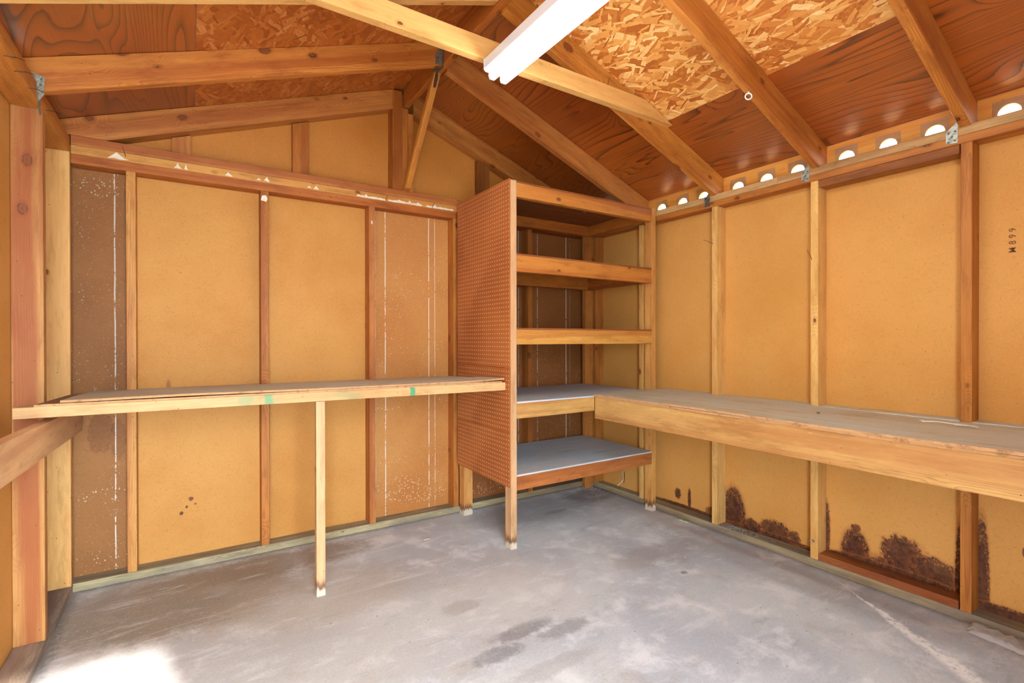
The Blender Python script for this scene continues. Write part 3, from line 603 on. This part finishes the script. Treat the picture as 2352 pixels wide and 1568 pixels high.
raft_l(2.515, 2.553, 'l_fir', 'knotty left slope rafter with steel hangers at both ends')
raft_l(1.921, 1.959, 'l_pale', 'pale left slope rafter along the top edge of the photo', .118)
raft_r(2.533, 2.571, 'l_rosy', 'rosy right slope rafter running down to the top of the shelving')
raft_r(1.920, 1.958, 'l_fir', 'right slope rafter carrying the right end of the collar tie')
raft_r(1.312, 1.350, 'l_fir', 'right slope rafter with the white screw eye in its underside', .148)
raft_r(.713, .751, 'l_fir', 'thick-looking right slope rafter nearest the viewer with bold straight grain')
# collar tie
thing(prism_y('collar_tie', [(.05, 2.422), (2.303, 2.413), (2.076, 2.503), (.05, 2.516)], 1.880, 1.9195, 'l_pale', (1, 0, 0)), 'pale yellow collar tie crossing the roof in front of the rafters', 'beam')
# diagonal brace
thing(prism_x('diagonal_brace', [(2.598, 2.713), (2.645, 2.713), (3.114, 2.176), (3.068, 2.176)], 1.163, 1.201, 'l_fir', (0, .49, -.54)), 'slanting light brace from the ridge board down to the back plate', 'brace')

# eave blocks with vent holes
def vent_block(x0, x1, y0, y1, ztop0, ztop1, z0, holes, mat, lab, zc, r=.036, side=1):
    e = empty('vent_block', ((x0+x1)/2, (y0+y1)/2, z0), lab, 'vent block', 'vented eave blocks')
    bm = bmesh.new()
    vs_ = [bm.verts.new(p) for p in ((x0, y0, z0), (x1, y0, z0), (x1, y1, z0), (x0, y1, z0), (x0, y0, ztop0), (x1, y0, ztop1), (x1, y1, ztop1), (x0, y1, ztop0))]
    for f in ((0, 3, 2, 1), (4, 5, 6, 7)): bm.faces.new([vs_[i] for i in f])
    bm.faces.new([vs_[i] for i in (0, 1, 5, 4)]); bm.faces.new([vs_[i] for i in (3, 7, 6, 2)])
    # front and back faces with circular holes: build as polygon fan grids per hole cell
    ys = [y0]+[(holes[i]+holes[i+1])/2 for i in range(len(holes)-1)]+[y1]; SEG = 32
    rings = {}
    for xi, (xx, zt) in enumerate(((x0, ztop0), (x1, ztop1))):
        for hi, h in enumerate(holes):
            ca, cb = ys[hi], ys[hi+1]; ring = []; outer = []
            for k in range(SEG):
                a = 2*math.pi*(k+.5)/SEG; c_, s_ = math.cos(a), math.sin(a)
                ring.append(bm.verts.new((xx, h+r*c_, max(zc+r*s_, z0+.0015))))
                t = min(((cb-h)/c_ if c_ > 0 else (ca-h)/c_) if abs(c_) > 1e-6 else 9, ((zt-zc)/s_ if s_ > 0 else (z0-zc)/s_) if abs(s_) > 1e-6 else 9)
                outer.append(bm.verts.new((xx, h+t*c_, zc+t*s_)))
            for k in range(SEG):
                j = (k+1) % SEG; o1, o2 = outer[k].co, outer[j].co
                corner = None
                if abs(o1.y-o2.y) > 1e-6 and abs(o1.z-o2.z) > 1e-6:
                    corner = bm.verts.new((xx, cb if max(o1.y, o2.y) > h else ca, zt if max(o1.z, o2.z) > zc else z0))
                fv = [ring[k], outer[k]]+([corner] if corner else [])+[outer[j], ring[j]]
                bm.faces.new(fv)
            rings[(xi, hi)] = ring
    for hi in range(len(holes)):
        A, B = rings[(0, hi)], rings[(1, hi)]
        for k in range(SEG):
            j = (k+1) % SEG; bm.faces.new((A[k], A[j], B[j], B[k]))
    bmesh.ops.remove_doubles(bm, verts=bm.verts, dist=1e-5); bmesh.ops.recalc_face_normals(bm, faces=bm.faces)
    c = Vector(((x0+x1)/2, (y0+y1)/2, z0)); bmesh.ops.translate(bm, verts=bm.verts, vec=-c)
    # grain along Y: rotate mesh so local X runs along world Y
    R = Matrix.Rotation(-math.pi/2, 4, 'Z'); bm.transform(R)
    o = meshobj('board', bm, mat, e, c); o.rotation_euler = (0, 0, math.pi/2)
    for h in holes:
        a, b = h-.052, h+.052; xx = x0-.0012 if side > 0 else x1+.0012
        s = box('screen', xx-.0005, xx+.0005, max(a, y0+.004), min(b, y1-.004), z0+.002, zc+r+.022, 'screen', e, 'n', 0)
    return e
VB = 'l_block'
for (y0, y1, hs, lab) in ((.752, 1.311, (.857, 1.036, 1.218), 'yellowish vent block with three screened holes between the two nearest right rafters'),
                          (1.351, 1.919, (1.462, 1.640, 1.820), 'vent block with three screened holes under the middle of the right eave'),
                          (1.959, 2.532, (2.065, 2.230, 2.410), 'vent block with three screened holes at the top of the right wall beside the shelving'),
                          (-.10, .712, (.16, .40, .613), 'vent block at the right photo edge with one large screened hole in view'),
                          (2.572, 3.116, (2.68, 2.85, 3.02), 'vent block at the far right eave behind the shelving')):
    vent_block(2.830, 2.848, y0, y1, zr(2.83)-.002, zr(2.848)-.002, 2.108, hs, VB, lab, 2.130)
for (y0, y1, hs, lab) in ((2.554, 3.116, (2.66, 2.84, 3.01), 'vent block above the left plate in the back left corner'),
                          (1.960, 2.514, (2.06, 2.24, 2.42), 'vent block above the left plate just nearer than the hanger')):
    vent_block(-.566, -.548, y0, y1, zl(-.566)-.002, zl(-.548)-.002, 2.161, hs, VB, lab, 2.186, .024, -1)

# ------------------------------------------------------------------ steel ties, hangers, eyes, nails
def plate(name, pts, thick, mat, parent=None):    # pts: polygon in world space
    n = len(pts); P_ = [Vector(p) for p in pts]; T = Vector(thick)
    f = [tuple(range(n)), tuple(range(2*n-1, n-1, -1))]+[(i, (i+1) % n, n+(i+1) % n, n+i) for i in range(n)]
    return solid(name, P_+[p+T for p in P_], f, mat, None, 0, parent)
def dot(name, c, r, ax, mat, parent):
    bm = bmesh.new(); bmesh.ops.create_uvsphere(bm, u_segments=10, v_segments=6, radius=r)
    for v in bm.verts: v.co['xyz'.index(ax)] *= .4
    return meshobj(name, bm, mat, parent, c, True)
def tie(yc, lab, mat='galv', zs=0):
    x = XR-.0008; e = empty('hurricane_tie', (x, yc, 2.04), lab, 'steel tie', 'hurricane ties under the right rafters')
    z = 2.0395
    plate('tie_plate', [(x, yc-.020, z), (x, yc-.020, 2.112), (x, yc-.022, 2.132), (x, yc+.020, 2.096), (x, yc+.020, z+.004)], (-.0012, 0, 0), mat, e)
    plate('tie_flange', [(x-.0012, yc-.0205, 2.100), (x-.0012, yc-.0205, 2.140), (x-.045, yc-.0205, 2.150), (x-.030, yc-.0205, 2.125)], (0, -.0012, 0), mat, e) if False else None
    for (dy, dz) in ((-.010, .012), (.012, .010), (-.011, .052), (.011, .048), (0, .030)):
        dot('nail_head', (x-.0016, yc+dy, z+dz), .0042, 'x', 'galv_dark', e)
tie(.777, 'bright galvanised tie with a pointed top under the rafter nearest the viewer')
tie(1.385, 'galvanised tie under the rafter that has the screw eye')
tie(1.987, 'grey tie under the rafter carrying the collar tie', 'galv_dark')
e = empty('hurricane_tie', (XR-.02, 2.59, 2.04), 'small grey bracket under the plate inside the top of the shelving', 'steel tie')
plate('tie_plate', [(XR-.001, 2.575, 2.036), (XR-.001, 2.575, 2.068), (XR-.001, 2.606, 2.068), (XR-.001, 2.606, 2.036)], (-.0015, 0, 0), 'galv', e)
dot('nail_head', (XR-.003, 2.59, 2.05), .005, 'x', 'galv_dark', e)
# conduit inside top shelf
thing(tube('conduit', [(XR-.012, 2.60, 2.058), (XR-.012, 2.80, 2.060), (XR-.012, 3.02, 2.060)], .006, 'galv_dark'), 'thin grey rod along the right wall under the top shelf', 'rod')
# hanger on the left plate
e = empty('rafter_hanger', (-.47, 2.53, 2.10), 'galvanised hanger at the left end of the knotty rafter', 'hanger', 'rafter hangers')
plate('hanger_plate', [(-.500, 2.5135, 2.190), (-.456, 2.5135, 2.184), (-.456, 2.5135, 2.118), (-.474, 2.5135, 2.085)], (0, -.0013, 0), 'galv', e)
plate('strap', [(-.4735, 2.50, 2.065), (-.4735, 2.515, 2.118), (-.4735, 2.540, 2.118), (-.4735, 2.545, 2.050), (-.4735, 2.53, 2.04)], (.0015, 0, 0), 'galv', e)
for (a, b) in ((-.464, 2.172), (-.466, 2.150)): dot('nail_head', (a, 2.5118, b), .0045, 'y', 'galv_dark', e)
e = empty('rafter_hanger', (1.17, 2.53, 2.72), 'dull steel hanger where the knotty rafter meets the ridge board', 'hanger', 'rafter hangers')
plate('hanger_plate', [(1.125, 2.5135, 2.715+.035), (1.148, 2.5135, 2.795), (1.1705, 2.5135, 2.800), (1.1705, 2.5135, 2.705), (1.125, 2.5135, 2.705)], (0, -.0013, 0), 'galv', e)
plate('strap', [(1.1705, 2.497, 2.800), (1.1705, 2.513, 2.800), (1.1705, 2.513, 2.700), (1.1705, 2.503, 2.690)], (-.0015, 0, 0), 'galv_dark', e)
plate('stirrup', [(1.130, 2.5135, 2.687), (1.1705, 2.5135, 2.697), (1.1705, 2.570, 2.697), (1.130, 2.570, 2.687)], (0, 0, -.0015), 'galv_dark', e)
plate('tail', [(1.170, 2.555, 2.76), (1.170, 2.600, 2.76), (1.170, 2.640, 2.640), (1.170, 2.600, 2.625), (1.170, 2.575, 2.66)], (-.0015, 0, 0), 'galv_dark', e)
# screw eyes
def eye(c, ax, R, r, shank, lab, mat):
    e = empty('screw_eye', c, lab, 'screw eye', 'screw eyes')
    c = Vector(c); u, w = Vector(ax[0]), Vector(ax[1])
    tube('ring', [c+u*(R*math.cos(a))+w*(R*math.sin(a)) for a in [2*math.pi*k/24 for k in range(24)]], r, mat, e, 8, True)
    tube('shank', [c+u*R, c+u*(R+shank)], r, mat, e)
xe = 2.150; ze = zr(xe)-.148
eye((xe, 1.331, ze-.021), ((0, 0, 1), (-.75, .66, 0)), .014, .0032, .010, 'white screw eye hanging from the underside of a right slope rafter', 'white_enamel')
eye((XR-.018, 1.345, .140), ((1, 0, 0), (0, 1, 0)), .014, .0030, .006, 'zinc screw eye low on the pale right wall stud', 'steel')
# nails
for (a, b, lab) in (((-.478, 2.13, 2.072), (-.455, 2.245, 2.118), 'nearest'), ((-.478, 2.24, 2.075), (-.455, 2.37, 2.128), 'second nearest'), ((-.478, 2.39, 2.085), (-.455, 2.50, 2.120), 'third nearest'), ((-.478, 2.63, 2.10), (-.45, 2.74, 2.132), 'farthest')):
    thing(tube('nail', [a, Vector(a).lerp(Vector(b), .5)+Vector((.004, 0, .004)), b], .0016, 'nail', seg=6), 'thin bent nail in the left plate, %s of the four' % lab, 'nail', 'bent nails in the left plate')
for (p, d, lab) in (((XR+.001, 1.353, 1.62), (-.025, .012, .055), 'bent nail sticking out of the pale stud with the eye'), ((XR+.001, 1.945, 1.80), (-.03, .05, .035), 'bent nail sticking out of the pale stud nearest the shelving'),
                    ((-.268, YB+.001, 2.11), (-.012, -.02, .05), 'bent nail beside the leftmost torn paper'), ((1.05, YB+.001, 2.09), (.012, -.02, .04), 'bent nail at the left of the long white tape'), ((1.37, YB+.001, 2.085), (.012, -.02, .04), 'bent nail at the right end of the long white tape'),
                    ((1.80, 1.881, 2.500), (.01, -.004, .05), 'nail standing up near the right end of the collar tie')):
    a = Vector(p); thing(tube('nail', [a, a+Vector(d)*.5, a+Vector(d)+Vector((0, 0, -.005))], .0014, 'nail', seg=6), lab, 'nail')

# ------------------------------------------------------------------ torn paper scraps on the middle back plate
def scrap(x, z, w, h, seed, lab):
    random.seed(seed); pts = []
    for (u, v) in ((-.5, -.5), (-.2, -.42), (.15, -.5), (.5, -.44), (.32, -.2), (.12, .1), (.02, .5), (-.12, .46), (-.2, .05), (-.4, -.2)):
        pts.append((x+w*(u+random.uniform(-.06, .06)), YB-.0003, z+h*(v+random.uniform(-.08, .08))))
    thing(plate('paper_scrap', pts, (0, -.0008, 0), 'paper'), lab, 'scrap', 'torn paper scraps')
for i, (x, z, w, h, lab) in enumerate(((-.300, 2.107, .085, .034, 'largest torn white paper scrap, at the left end of the middle back plate'), (-.052, 2.105, .032, .030, 'torn white scrap with a point, second from the left on the back plate'),
        (-.018, 2.103, .018, .024, 'small white scrap close right of the pointed one'), (.178, 2.103, .04, .022, 'white scrap halfway between the first two back studs on the plate'), (.365, 2.106, .036, .026, 'white scrap right above the dark red stud on the plate'),
        (.325, 2.101, .03, .012, 'thin white scrap left of the one above the dark red stud'), (.590, 2.101, .03, .012, 'thin white scrap over the second orange sheet'), (.630, 2.103, .035, .022, 'white scrap just left of the long white tape'))):
    scrap(x, z, w, h, 20+i, lab)
random.seed(5)
def tape(x0, x1, lab):
    n = 16; top, bot = [], []
    for i in range(n+1):
        x = x0+(x1-x0)*i/n; top.append((x, YB-.0003, 2.098+random.uniform(0, .005)+(.012 if random.random() < .12 else 0))); bot.append((x, YB-.0003, 2.090+random.uniform(-.002, .001)))
    thing(plate('paper_strip', bot+top[::-1], (0, -.0008, 0), 'paper'), lab, 'strip', 'white strips')
tape(.87, 1.05, 'left length of white tape on the back plate'); tape(1.07, 1.30, 'middle length of white tape on the back plate'); tape(1.33, 1.53, 'right length of white tape reaching the pegboard')
thing(plate('paper_scrap', [(.334, YB-.0003, 1.985), (.362, YB-.0003, 1.980), (.368, YB-.0003, 1.998), (.360, YB-.0003, 2.016), (.340, YB-.0003, 2.012)], (0, -.0008, 0), 'paper'), 'white scrap stuck near the top of the dark red back stud', 'scrap', 'torn paper scraps')
thing(plate('paper_scrap', [(.957, YB-.0003, 1.93), (.968, YB-.0003, 1.93), (.966, YB-.0003, 1.95), (.958, YB-.0003, 1.95)], (0, -.0008, 0), 'paper'), 'small white scrap near the top of the rosy back stud', 'scrap', 'torn paper scraps')

# stencil ink on the right sheet: M899 read upwards
wr = bpy.data.objects['wall_right']
def stencil(txt, y, z, size, name):
    cu = bpy.data.curves.new(name, 'FONT'); cu.body = txt; cu.size = size; cu.extrude = .0002; cu.offset = .0006; cu.space_character = 1.75
    t = bpy.data.objects.new(name, cu); COL.objects.link(t)
    dg = bpy.context.evaluated_depsgraph_get(); me = bpy.data.meshes.new_from_object(t.evaluated_get(dg)); bpy.data.objects.remove(t)
    me.materials.append(MATS['ink']); o = bpy.data.objects.new(name, me); COL.objects.link(o); o.parent = wr
    # text x-axis -> world +Z, text y-axis -> world +Y (its top faces the far end), normal -> -X
    o.matrix_basis = Matrix(((0, 0, -1, PR_-.0006), (0, 1, 0, y), (1, 0, 0, z), (0, 0, 0, 1)))
    o['label'] = 'faded dark stencil letters reading upwards'
stencil('M899', .597, 1.555, .030, 'stencil_letters')

# ------------------------------------------------------------------ fluorescent fixture
e = empty('fluorescent_light', (1.135, 1.28, 2.42), 'white twin tube fluorescent light under the collar tie', 'ceiling light')
FY0, FY1 = .66, 1.886
prism_y('housing', [(1.076, 2.4205), (1.076, 2.378), (1.094, 2.372), (1.190, 2.372), (1.204, 2.378), (1.204, 2.4205)], FY0, FY1, 'white_enamel', None, e)
prism_y('end_plate', [(1.074, 2.4207), (1.074, 2.374), (1.082, 2.366), (1.198, 2.366), (1.206, 2.376), (1.206, 2.4207)], FY1-.002, FY1+.004, 'white_enamel', None, e)
for xx in (1.112, 1.172):
    tube('lamp_tube', [(xx, FY0+.02, 2.352), (xx, FY1-.012, 2.352)], .0185, 'tube', e, 16)
    s = prism_y('socket', [(xx-.013, 2.372), (xx-.018, 2.352), (xx-.012, 2.336), (xx+.012, 2.336), (xx+.018, 2.352), (xx+.013, 2.372)], FY1-.012, FY1, 'white_enamel', None, e)

# ------------------------------------------------------------------ left workbench
e = empty('workbench', (.5, 2.8, 0), 'light narrow workbench along the back wall with green paint marks on its front edge', 'workbench')
hexa('front_rail', [(-.530, 2.43, .920), (1.5235, 2.43, .909), (1.5235, 2.50, .909), (-.530, 2.50, .920)], [(-.530, 2.43, .960), (1.5235, 2.43, .953), (1.5235, 2.50, .953), (-.530, 2.50, .960)], 'l_green', (1, 0, 0), e)
def sheet(name, x0, x1, y0, y1, zf, mat, parent, t, nx=40, ny=6, edge_noise=.004):
    bm = bmesh.new(); g = {}
    for k in range(2):
        for i in range(nx+1):
            for j in range(ny+1):
                x = x0+(x1-x0)*i/nx; y = y0+(y1-y0)*j/ny
                if j == 0: y += random.uniform(-edge_noise, edge_noise)*(1 if k else .5)
                if i in (0, nx): x += random.uniform(-edge_noise, edge_noise)
                g[(k, i, j)] = bm.verts.new((x, y, zf(x, y)+k*t))
    for i in range(nx):
        for j in range(ny):
            for k in (0, 1):
                f = bm.faces.new([g[(k, i, j)], g[(k, i+1, j)], g[(k, i+1, j+1)], g[(k, i, j+1)]])
    def side(a, b, edge=True):
        f = bm.faces.new([g[(0,)+a], g[(0,)+b], g[(1,)+b], g[(1,)+a]]); f.material_index = 1
    for i in range(nx): side((i, 0), (i+1, 0)); side((i, ny), (i+1, ny))
    for j in range(ny): side((0, j), (0, j+1)); side((nx, j), (nx, j+1))
    bmesh.ops.recalc_face_normals(bm, faces=bm.faces)
    o = meshobj(name, bm, mat, parent); o.data.materials.append(MATS['ply_edge'])
    return o
random.seed(3)
zb1 = lambda x, y: .9605-.0035*(x+.53)-.028*(y-2.43)/.77
def zb2(x, y):
    return zb1(x, y)+.0088+.004*max(0, 1-abs(x+.0)/.5)*(1 if y < 2.6 else 0)+.010*max(0, (x-1.25)/.3)**2*(1 if y < 2.7 else .2)
sheet('lower_top_sheet', -.475, 1.50, 2.432, 3.11, zb1, 'top_left_low', e, .008)
sheet('top_sheet', -.405, 1.5195, 2.437, 3.20, zb2, 'top_left', e, .009, edge_noise=.003)
hexa('back_rail', [(-.47, 3.085, .885), (1.5235, 3.085, .875), (1.5235, 3.116, .875), (-.47, 3.116, .885)], [(-.47, 3.085, .933), (1.5235, 3.085, .926), (1.5235, 3.116, .926), (-.47, 3.116, .933)], 'l_brown', (1, 0, 0), e)
hexa('leg', [(.490, 2.440, 0), (.530, 2.440, 0), (.530, 2.478, 0), (.490, 2.478, 0)], [(.490, 2.443, .912), (.530, 2.443, .912), (.530, 2.481, .912), (.490, 2.481, .912)], 'l_leg', (0, 0, 1), e)
# ledger on the left wall
thing(hexa('wall_rail', [(XL+.001, -.2, .835), (-.437, -.2, .835), (-.437, 3.20-.09, .769), (XL+.001, 3.20-.09, .769)], [(XL+.001, -.2, .965), (-.437, -.2, .965), (-.437, 3.11, .885), (XL+.001, 3.11, .885)], 'l_worn', (0, 1, 0)), 'worn smooth rail running along the left wall under the bench end', 'rail')

# ------------------------------------------------------------------ tall shelving
S0, S1 = 2.385, 3.05
e = empty('shelving_unit', (2.15, 2.72, 0), 'tall wooden shelving unit in the corner with a pegboard side', 'shelving')
post_m = 'l_foot'
box('post', 1.532, 1.572, S0, 2.448, 0, 2.112, 'l_leg', e); box('post', 1.560, 1.627, 3.022, 3.088, 0, 2.10, post_m, e)
box('post', 2.700, 2.738, S0, 2.449, 0, 2.112, post_m, e); box('post', 2.672, 2.757, S1+.002, 3.088, 0, 2.10, 'l_rosy', e)
def peg(z0, z1, y0):
    o = box('pegboard', 1.5245, 1.5305, y0, 3.045, z0, z1, 'peg', e, 'n', .0008)
    o['label'] = 'brown perforated hardboard side sheet'; return o
peg(1.0385, 2.118, 2.3855); peg(.668, 1.0365, 2.3865); peg(.354, .666, 2.3875)
lv = [(2.020, 2.100, 2.700, 'l_orange', 'shelf_ply', 'l_red'), (1.591, 1.686, 2.700, 'l_orange', 'shelf_ply', 'l_red'), (1.172, 1.258, 2.700, 'l_honey', 'shelf_ply', 'l_red'),
      (.745, .832, 2.166, 'l_bench', 'top_grey', 'l_redbench'), (.332, .411, 2.700, 'l_redbench', 'top_grey', 'l_redbench')]
for i, (z0, z1, xe_, fm_, bm_, rm_) in enumerate(lv):
    box('front_rail', 1.573, xe_-.0005, S0, S0+.038, z0, z1, fm_, e)
    box('back_rail', 1.630, 2.671, S1-.038, S1, z0+.005, z1, rm_, e)
    box('side_rail', 2.662, 2.6995, S0+.066, S1-.040, z0+.002, z1, rm_, e) if i != 3 else box('side_rail', 2.662, 2.6995, S0+.066, S1-.040, z0-.01, z1, rm_, e)
    box('side_rail', 1.5735, 1.611, S0+.066, S1-.040, z0+.002, z1, rm_, e)
    sb = box('shelf_board', 1.574, 2.698 if i != 3 else 2.698, S0+.001, 3.10 if i > 2 else S1-.001, z1+.0005, z1+.010, bm_, e, 'n', .0008)
    if i == 4: box('shelf_board_edge', 2.6985, 2.699, S0+.001, S0+.002, z1+.001, z1+.009, bm_, e, 'n', 0) if False else None

# ------------------------------------------------------------------ right workbench
e = empty('workbench', (2.5, 1.1, 0), 'long workbench with a deep orange front board fixed along the right wall', 'workbench')
BY0 = -.3
hexa('front_board', [(2.168, BY0, .690), (2.206, BY0, .690), (2.206, 2.3835, .697), (2.168, 2.3835, .697)], [(2.168, BY0, .822), (2.206, BY0, .822), (2.206, 2.3835, .831), (2.168, 2.3835, .831)], 'l_bench', (0, 1, 0), e)
random.seed(11)
def swap(zf): return lambda x, y: zf(x, y)
def sheet_y(name, x0, x1, y0, y1, zf, mat, t, en=.004):
    bm = bmesh.new(); g = {}; nx, ny = 5, 60
    for k in range(2):
        for i in range(nx+1):
            for j in range(ny+1):
                x = x0+(x1-x0)*i/nx; y = y0+(y1-y0)*j/ny
                if i == 0: x += random.uniform(-en, en)
                g[(k, i, j)] = bm.verts.new((x, y, zf(x, y)+k*t))
    for i in range(nx):
        for j in range(ny):
            for k in (0, 1): bm.faces.new([g[(k, i, j)], g[(k, i+1, j)], g[(k, i+1, j+1)], g[(k, i, j+1)]])
    def side(a, b):
        f = bm.faces.new([g[(0,)+a], g[(0,)+b], g[(1,)+b], g[(1,)+a]]); f.material_index = 1
    for i in range(nx): side((i, 0), (i+1, 0)); side((i, ny), (i+1, ny))
    for j in range(ny): side((0, j), (0, j+1)); side((nx, j), (nx, j+1))
    bmesh.ops.recalc_face_normals(bm, faces=bm.faces)
    o = meshobj(name, bm, mat, e); o.data.materials.append(MATS['ply_edge']); return o
zt1 = lambda x, y: .8225+.0033*(y-BY0)
sheet_y('lower_top_sheet', 2.163, 2.757, BY0, 2.384, zt1, 'top_right', .0105)
sheet_y('top_sheet', 2.158, 2.757, BY0, 2.380, lambda x, y: zt1(x, y)+.0115+.0016*math.sin(y*5), 'top_right', .0105)
for (a, b) in ((BY0+.3, .709), (.749, 1.321), (1.361, 1.915), (1.956, 2.37)):   # filler strips between studs, part of the top
    box('top_filler', 2.758, 2.848, a, b, .832, .852, 'top_right', e, 'n', .0005)
for yy in (.60, 1.20, 1.80): box('cross_rail', 2.2065, 2.757, yy, yy+.038, .735, .8215, 'l_red', e)
box('wall_ledger', 2.722, 2.758, BY0, .595, .700, .7345, 'l_red', e)
box('wall_ledger', 2.722, 2.758, .60, 2.36, .700, .7345, 'l_red', e)

# string and scraps on the right bench
zs = .8565
pts = []
random.seed(2)
for (x, y) in ((2.60, .822), (2.59, .835), (2.57, .815), (2.595, .80), (2.60, .775), (2.592, .745), (2.585, .725), (2.60, .700), (2.575, .690), (2.60, .715), (2.565, .712), (2.59, .680), (2.61, .700), (2.585, .668), (2.575, .650), (2.555, .640)):
    pts.append((x, y, zs+random.uniform(-.0006, .002)))
thing(tube('string', pts, .0022, 'string', seg=6), 'short piece of knotted white string lying on the right workbench', 'string')
def chip(x, y, z, s, mat, seed, lab, cat, group=None, h=.3):
    random.seed(seed); bm = bmesh.new(); bmesh.ops.create_icosphere(bm, subdivisions=2, radius=s)
    for v in bm.verts: v.co *= random.uniform(.6, 1.2); v.co.z *= h
    return thing(meshobj('chip' if cat == 'chip' else cat.replace(' ', '_'), bm, mat, None, (x, y, z+s*h*.9)), lab, cat, group)
chip(2.47, 1.18, .8535, .008, 'galv_dark', 3, 'dark chip lying on the right workbench under the pale stud', 'chip')
chip(.40, 2.62, .958, .007, 'paper', 4, 'small white chip lying on the left workbench', 'chip')

# plastic bag and wrapper on the floor
def crumple(name, pts, nx, ny, hgt, mat, seed, lab, cat, edge=0):
    random.seed(seed); bm = bmesh.new(); g = {}
    A, B, C_, D = [Vector(p) for p in pts]
    for i in range(nx+1):
        for j in range(ny+1):
            u, v = i/nx, j/ny; p = (A*(1-u)+B*u)*(1-v)+(D*(1-u)+C_*u)*v
            p = p+Vector((random.uniform(-.3, .3)*.1*(B-A).length, random.uniform(-.3, .3)*.1*(D-A).length, 0))
            z = hgt*(abs(math.sin(i*2.1+j*1.3+seed))*.6+random.random()*.4)*(1 if 0 < i < nx and 0 < j < ny else .15)
            g[(i, j)] = bm.verts.new((p.x, p.y, .003+z))
    for i in range(nx):
        for j in range(ny): bm.faces.new([g[(i, j)], g[(i+1, j)], g[(i+1, j+1)], g[(i, j+1)]])
    r = bmesh.ops.extrude_face_region(bm, geom=list(bm.faces)); bmesh.ops.translate(bm, verts=[q_ for q_ in r['geom'] if isinstance(q_, bmesh.types.BMVert)], vec=(0, 0, .0008))
    bmesh.ops.recalc_face_normals(bm, faces=bm.faces)
    return thing(meshobj(name, bm, mat, smooth=True), lab, cat)
crumple('plastic_bag', [(2.66, .70, 0), (2.745, .71, 0), (2.745, .40, 0), (2.62, .42, 0)], 10, 16, .03, 'plastic', 4, 'crumpled clear plastic bag on the floor against the right sill', 'plastic bag')
crumple('candy_wrapper', [(2.70, 2.19, 0), (2.745, 2.18, 0), (2.735, 2.10, 0), (2.715, 2.11, 0)], 4, 5, .008, 'wrapper', 9, 'small green and white wrapper scrap on the floor by the right sill', 'wrapper')
crumple('paper_scrap', [(1.17, 2.80, 0), (1.21, 2.80, 0), (1.21, 2.775, 0), (1.17, 2.775, 0)], 3, 3, .003, 'paper', 6, 'tiny pale paper scrap on the concrete in front of the back wall', 'scrap')
thing(tube('cord', [(2.842, 2.80, .17), (2.843, 2.802, .13), (2.843, 2.80, .10), (2.835, 2.83, .065), (2.82, 2.84, .048)], .0022, 'string', seg=6), 'short white cord hanging at the right wall under the lowest shelf', 'cord')
# crumbs swept along the sills (uncountable)
random.seed(21); bm = bmesh.new()
def crumb(x, y, z, s):
    r = bmesh.ops.create_icosphere(bm, subdivisions=1, radius=s); M = Matrix.Translation((x, y, z+s*.5)) @ Euler((random.random()*3, random.random()*3, 0)).to_matrix().to_4x4() @ Matrix.Diagonal((1, random.uniform(.5, 1), random.uniform(.4, .9), 1))
    bmesh.ops.transform(bm, matrix=M, verts=r['verts'])
for k in range(420): crumb(XR+random.uniform(.004, .08), random.triangular(1.5, 1.95, 1.86), .0402, random.uniform(.0010, .0032))
for k in range(260): crumb(2.752-abs(random.gauss(0, .022)), random.triangular(1.55, 2.15, 1.9), 0, random.uniform(.0008, .0026))
for k in range(420): crumb(min(2.84, max(2.785, random.gauss(2.80, .03))), min(3.02, random.gauss(2.94, .06)), .0 if random.random() < .6 else .02, random.uniform(.0010, .0040))
for k in range(260): crumb(random.uniform(-.44, .9), 3.115-abs(random.gauss(0, .03)), 0, random.uniform(.0008, .0022))
for k in range(200): crumb(random.gauss(2.69, .05), random.gauss(3.0, .05), 0, random.uniform(.001, .004))
tag(meshobj('debris_crumbs', bm, 'crumb'), 'loose grey crumbs and grit along the foot of the walls', 'debris', kind='stuff')
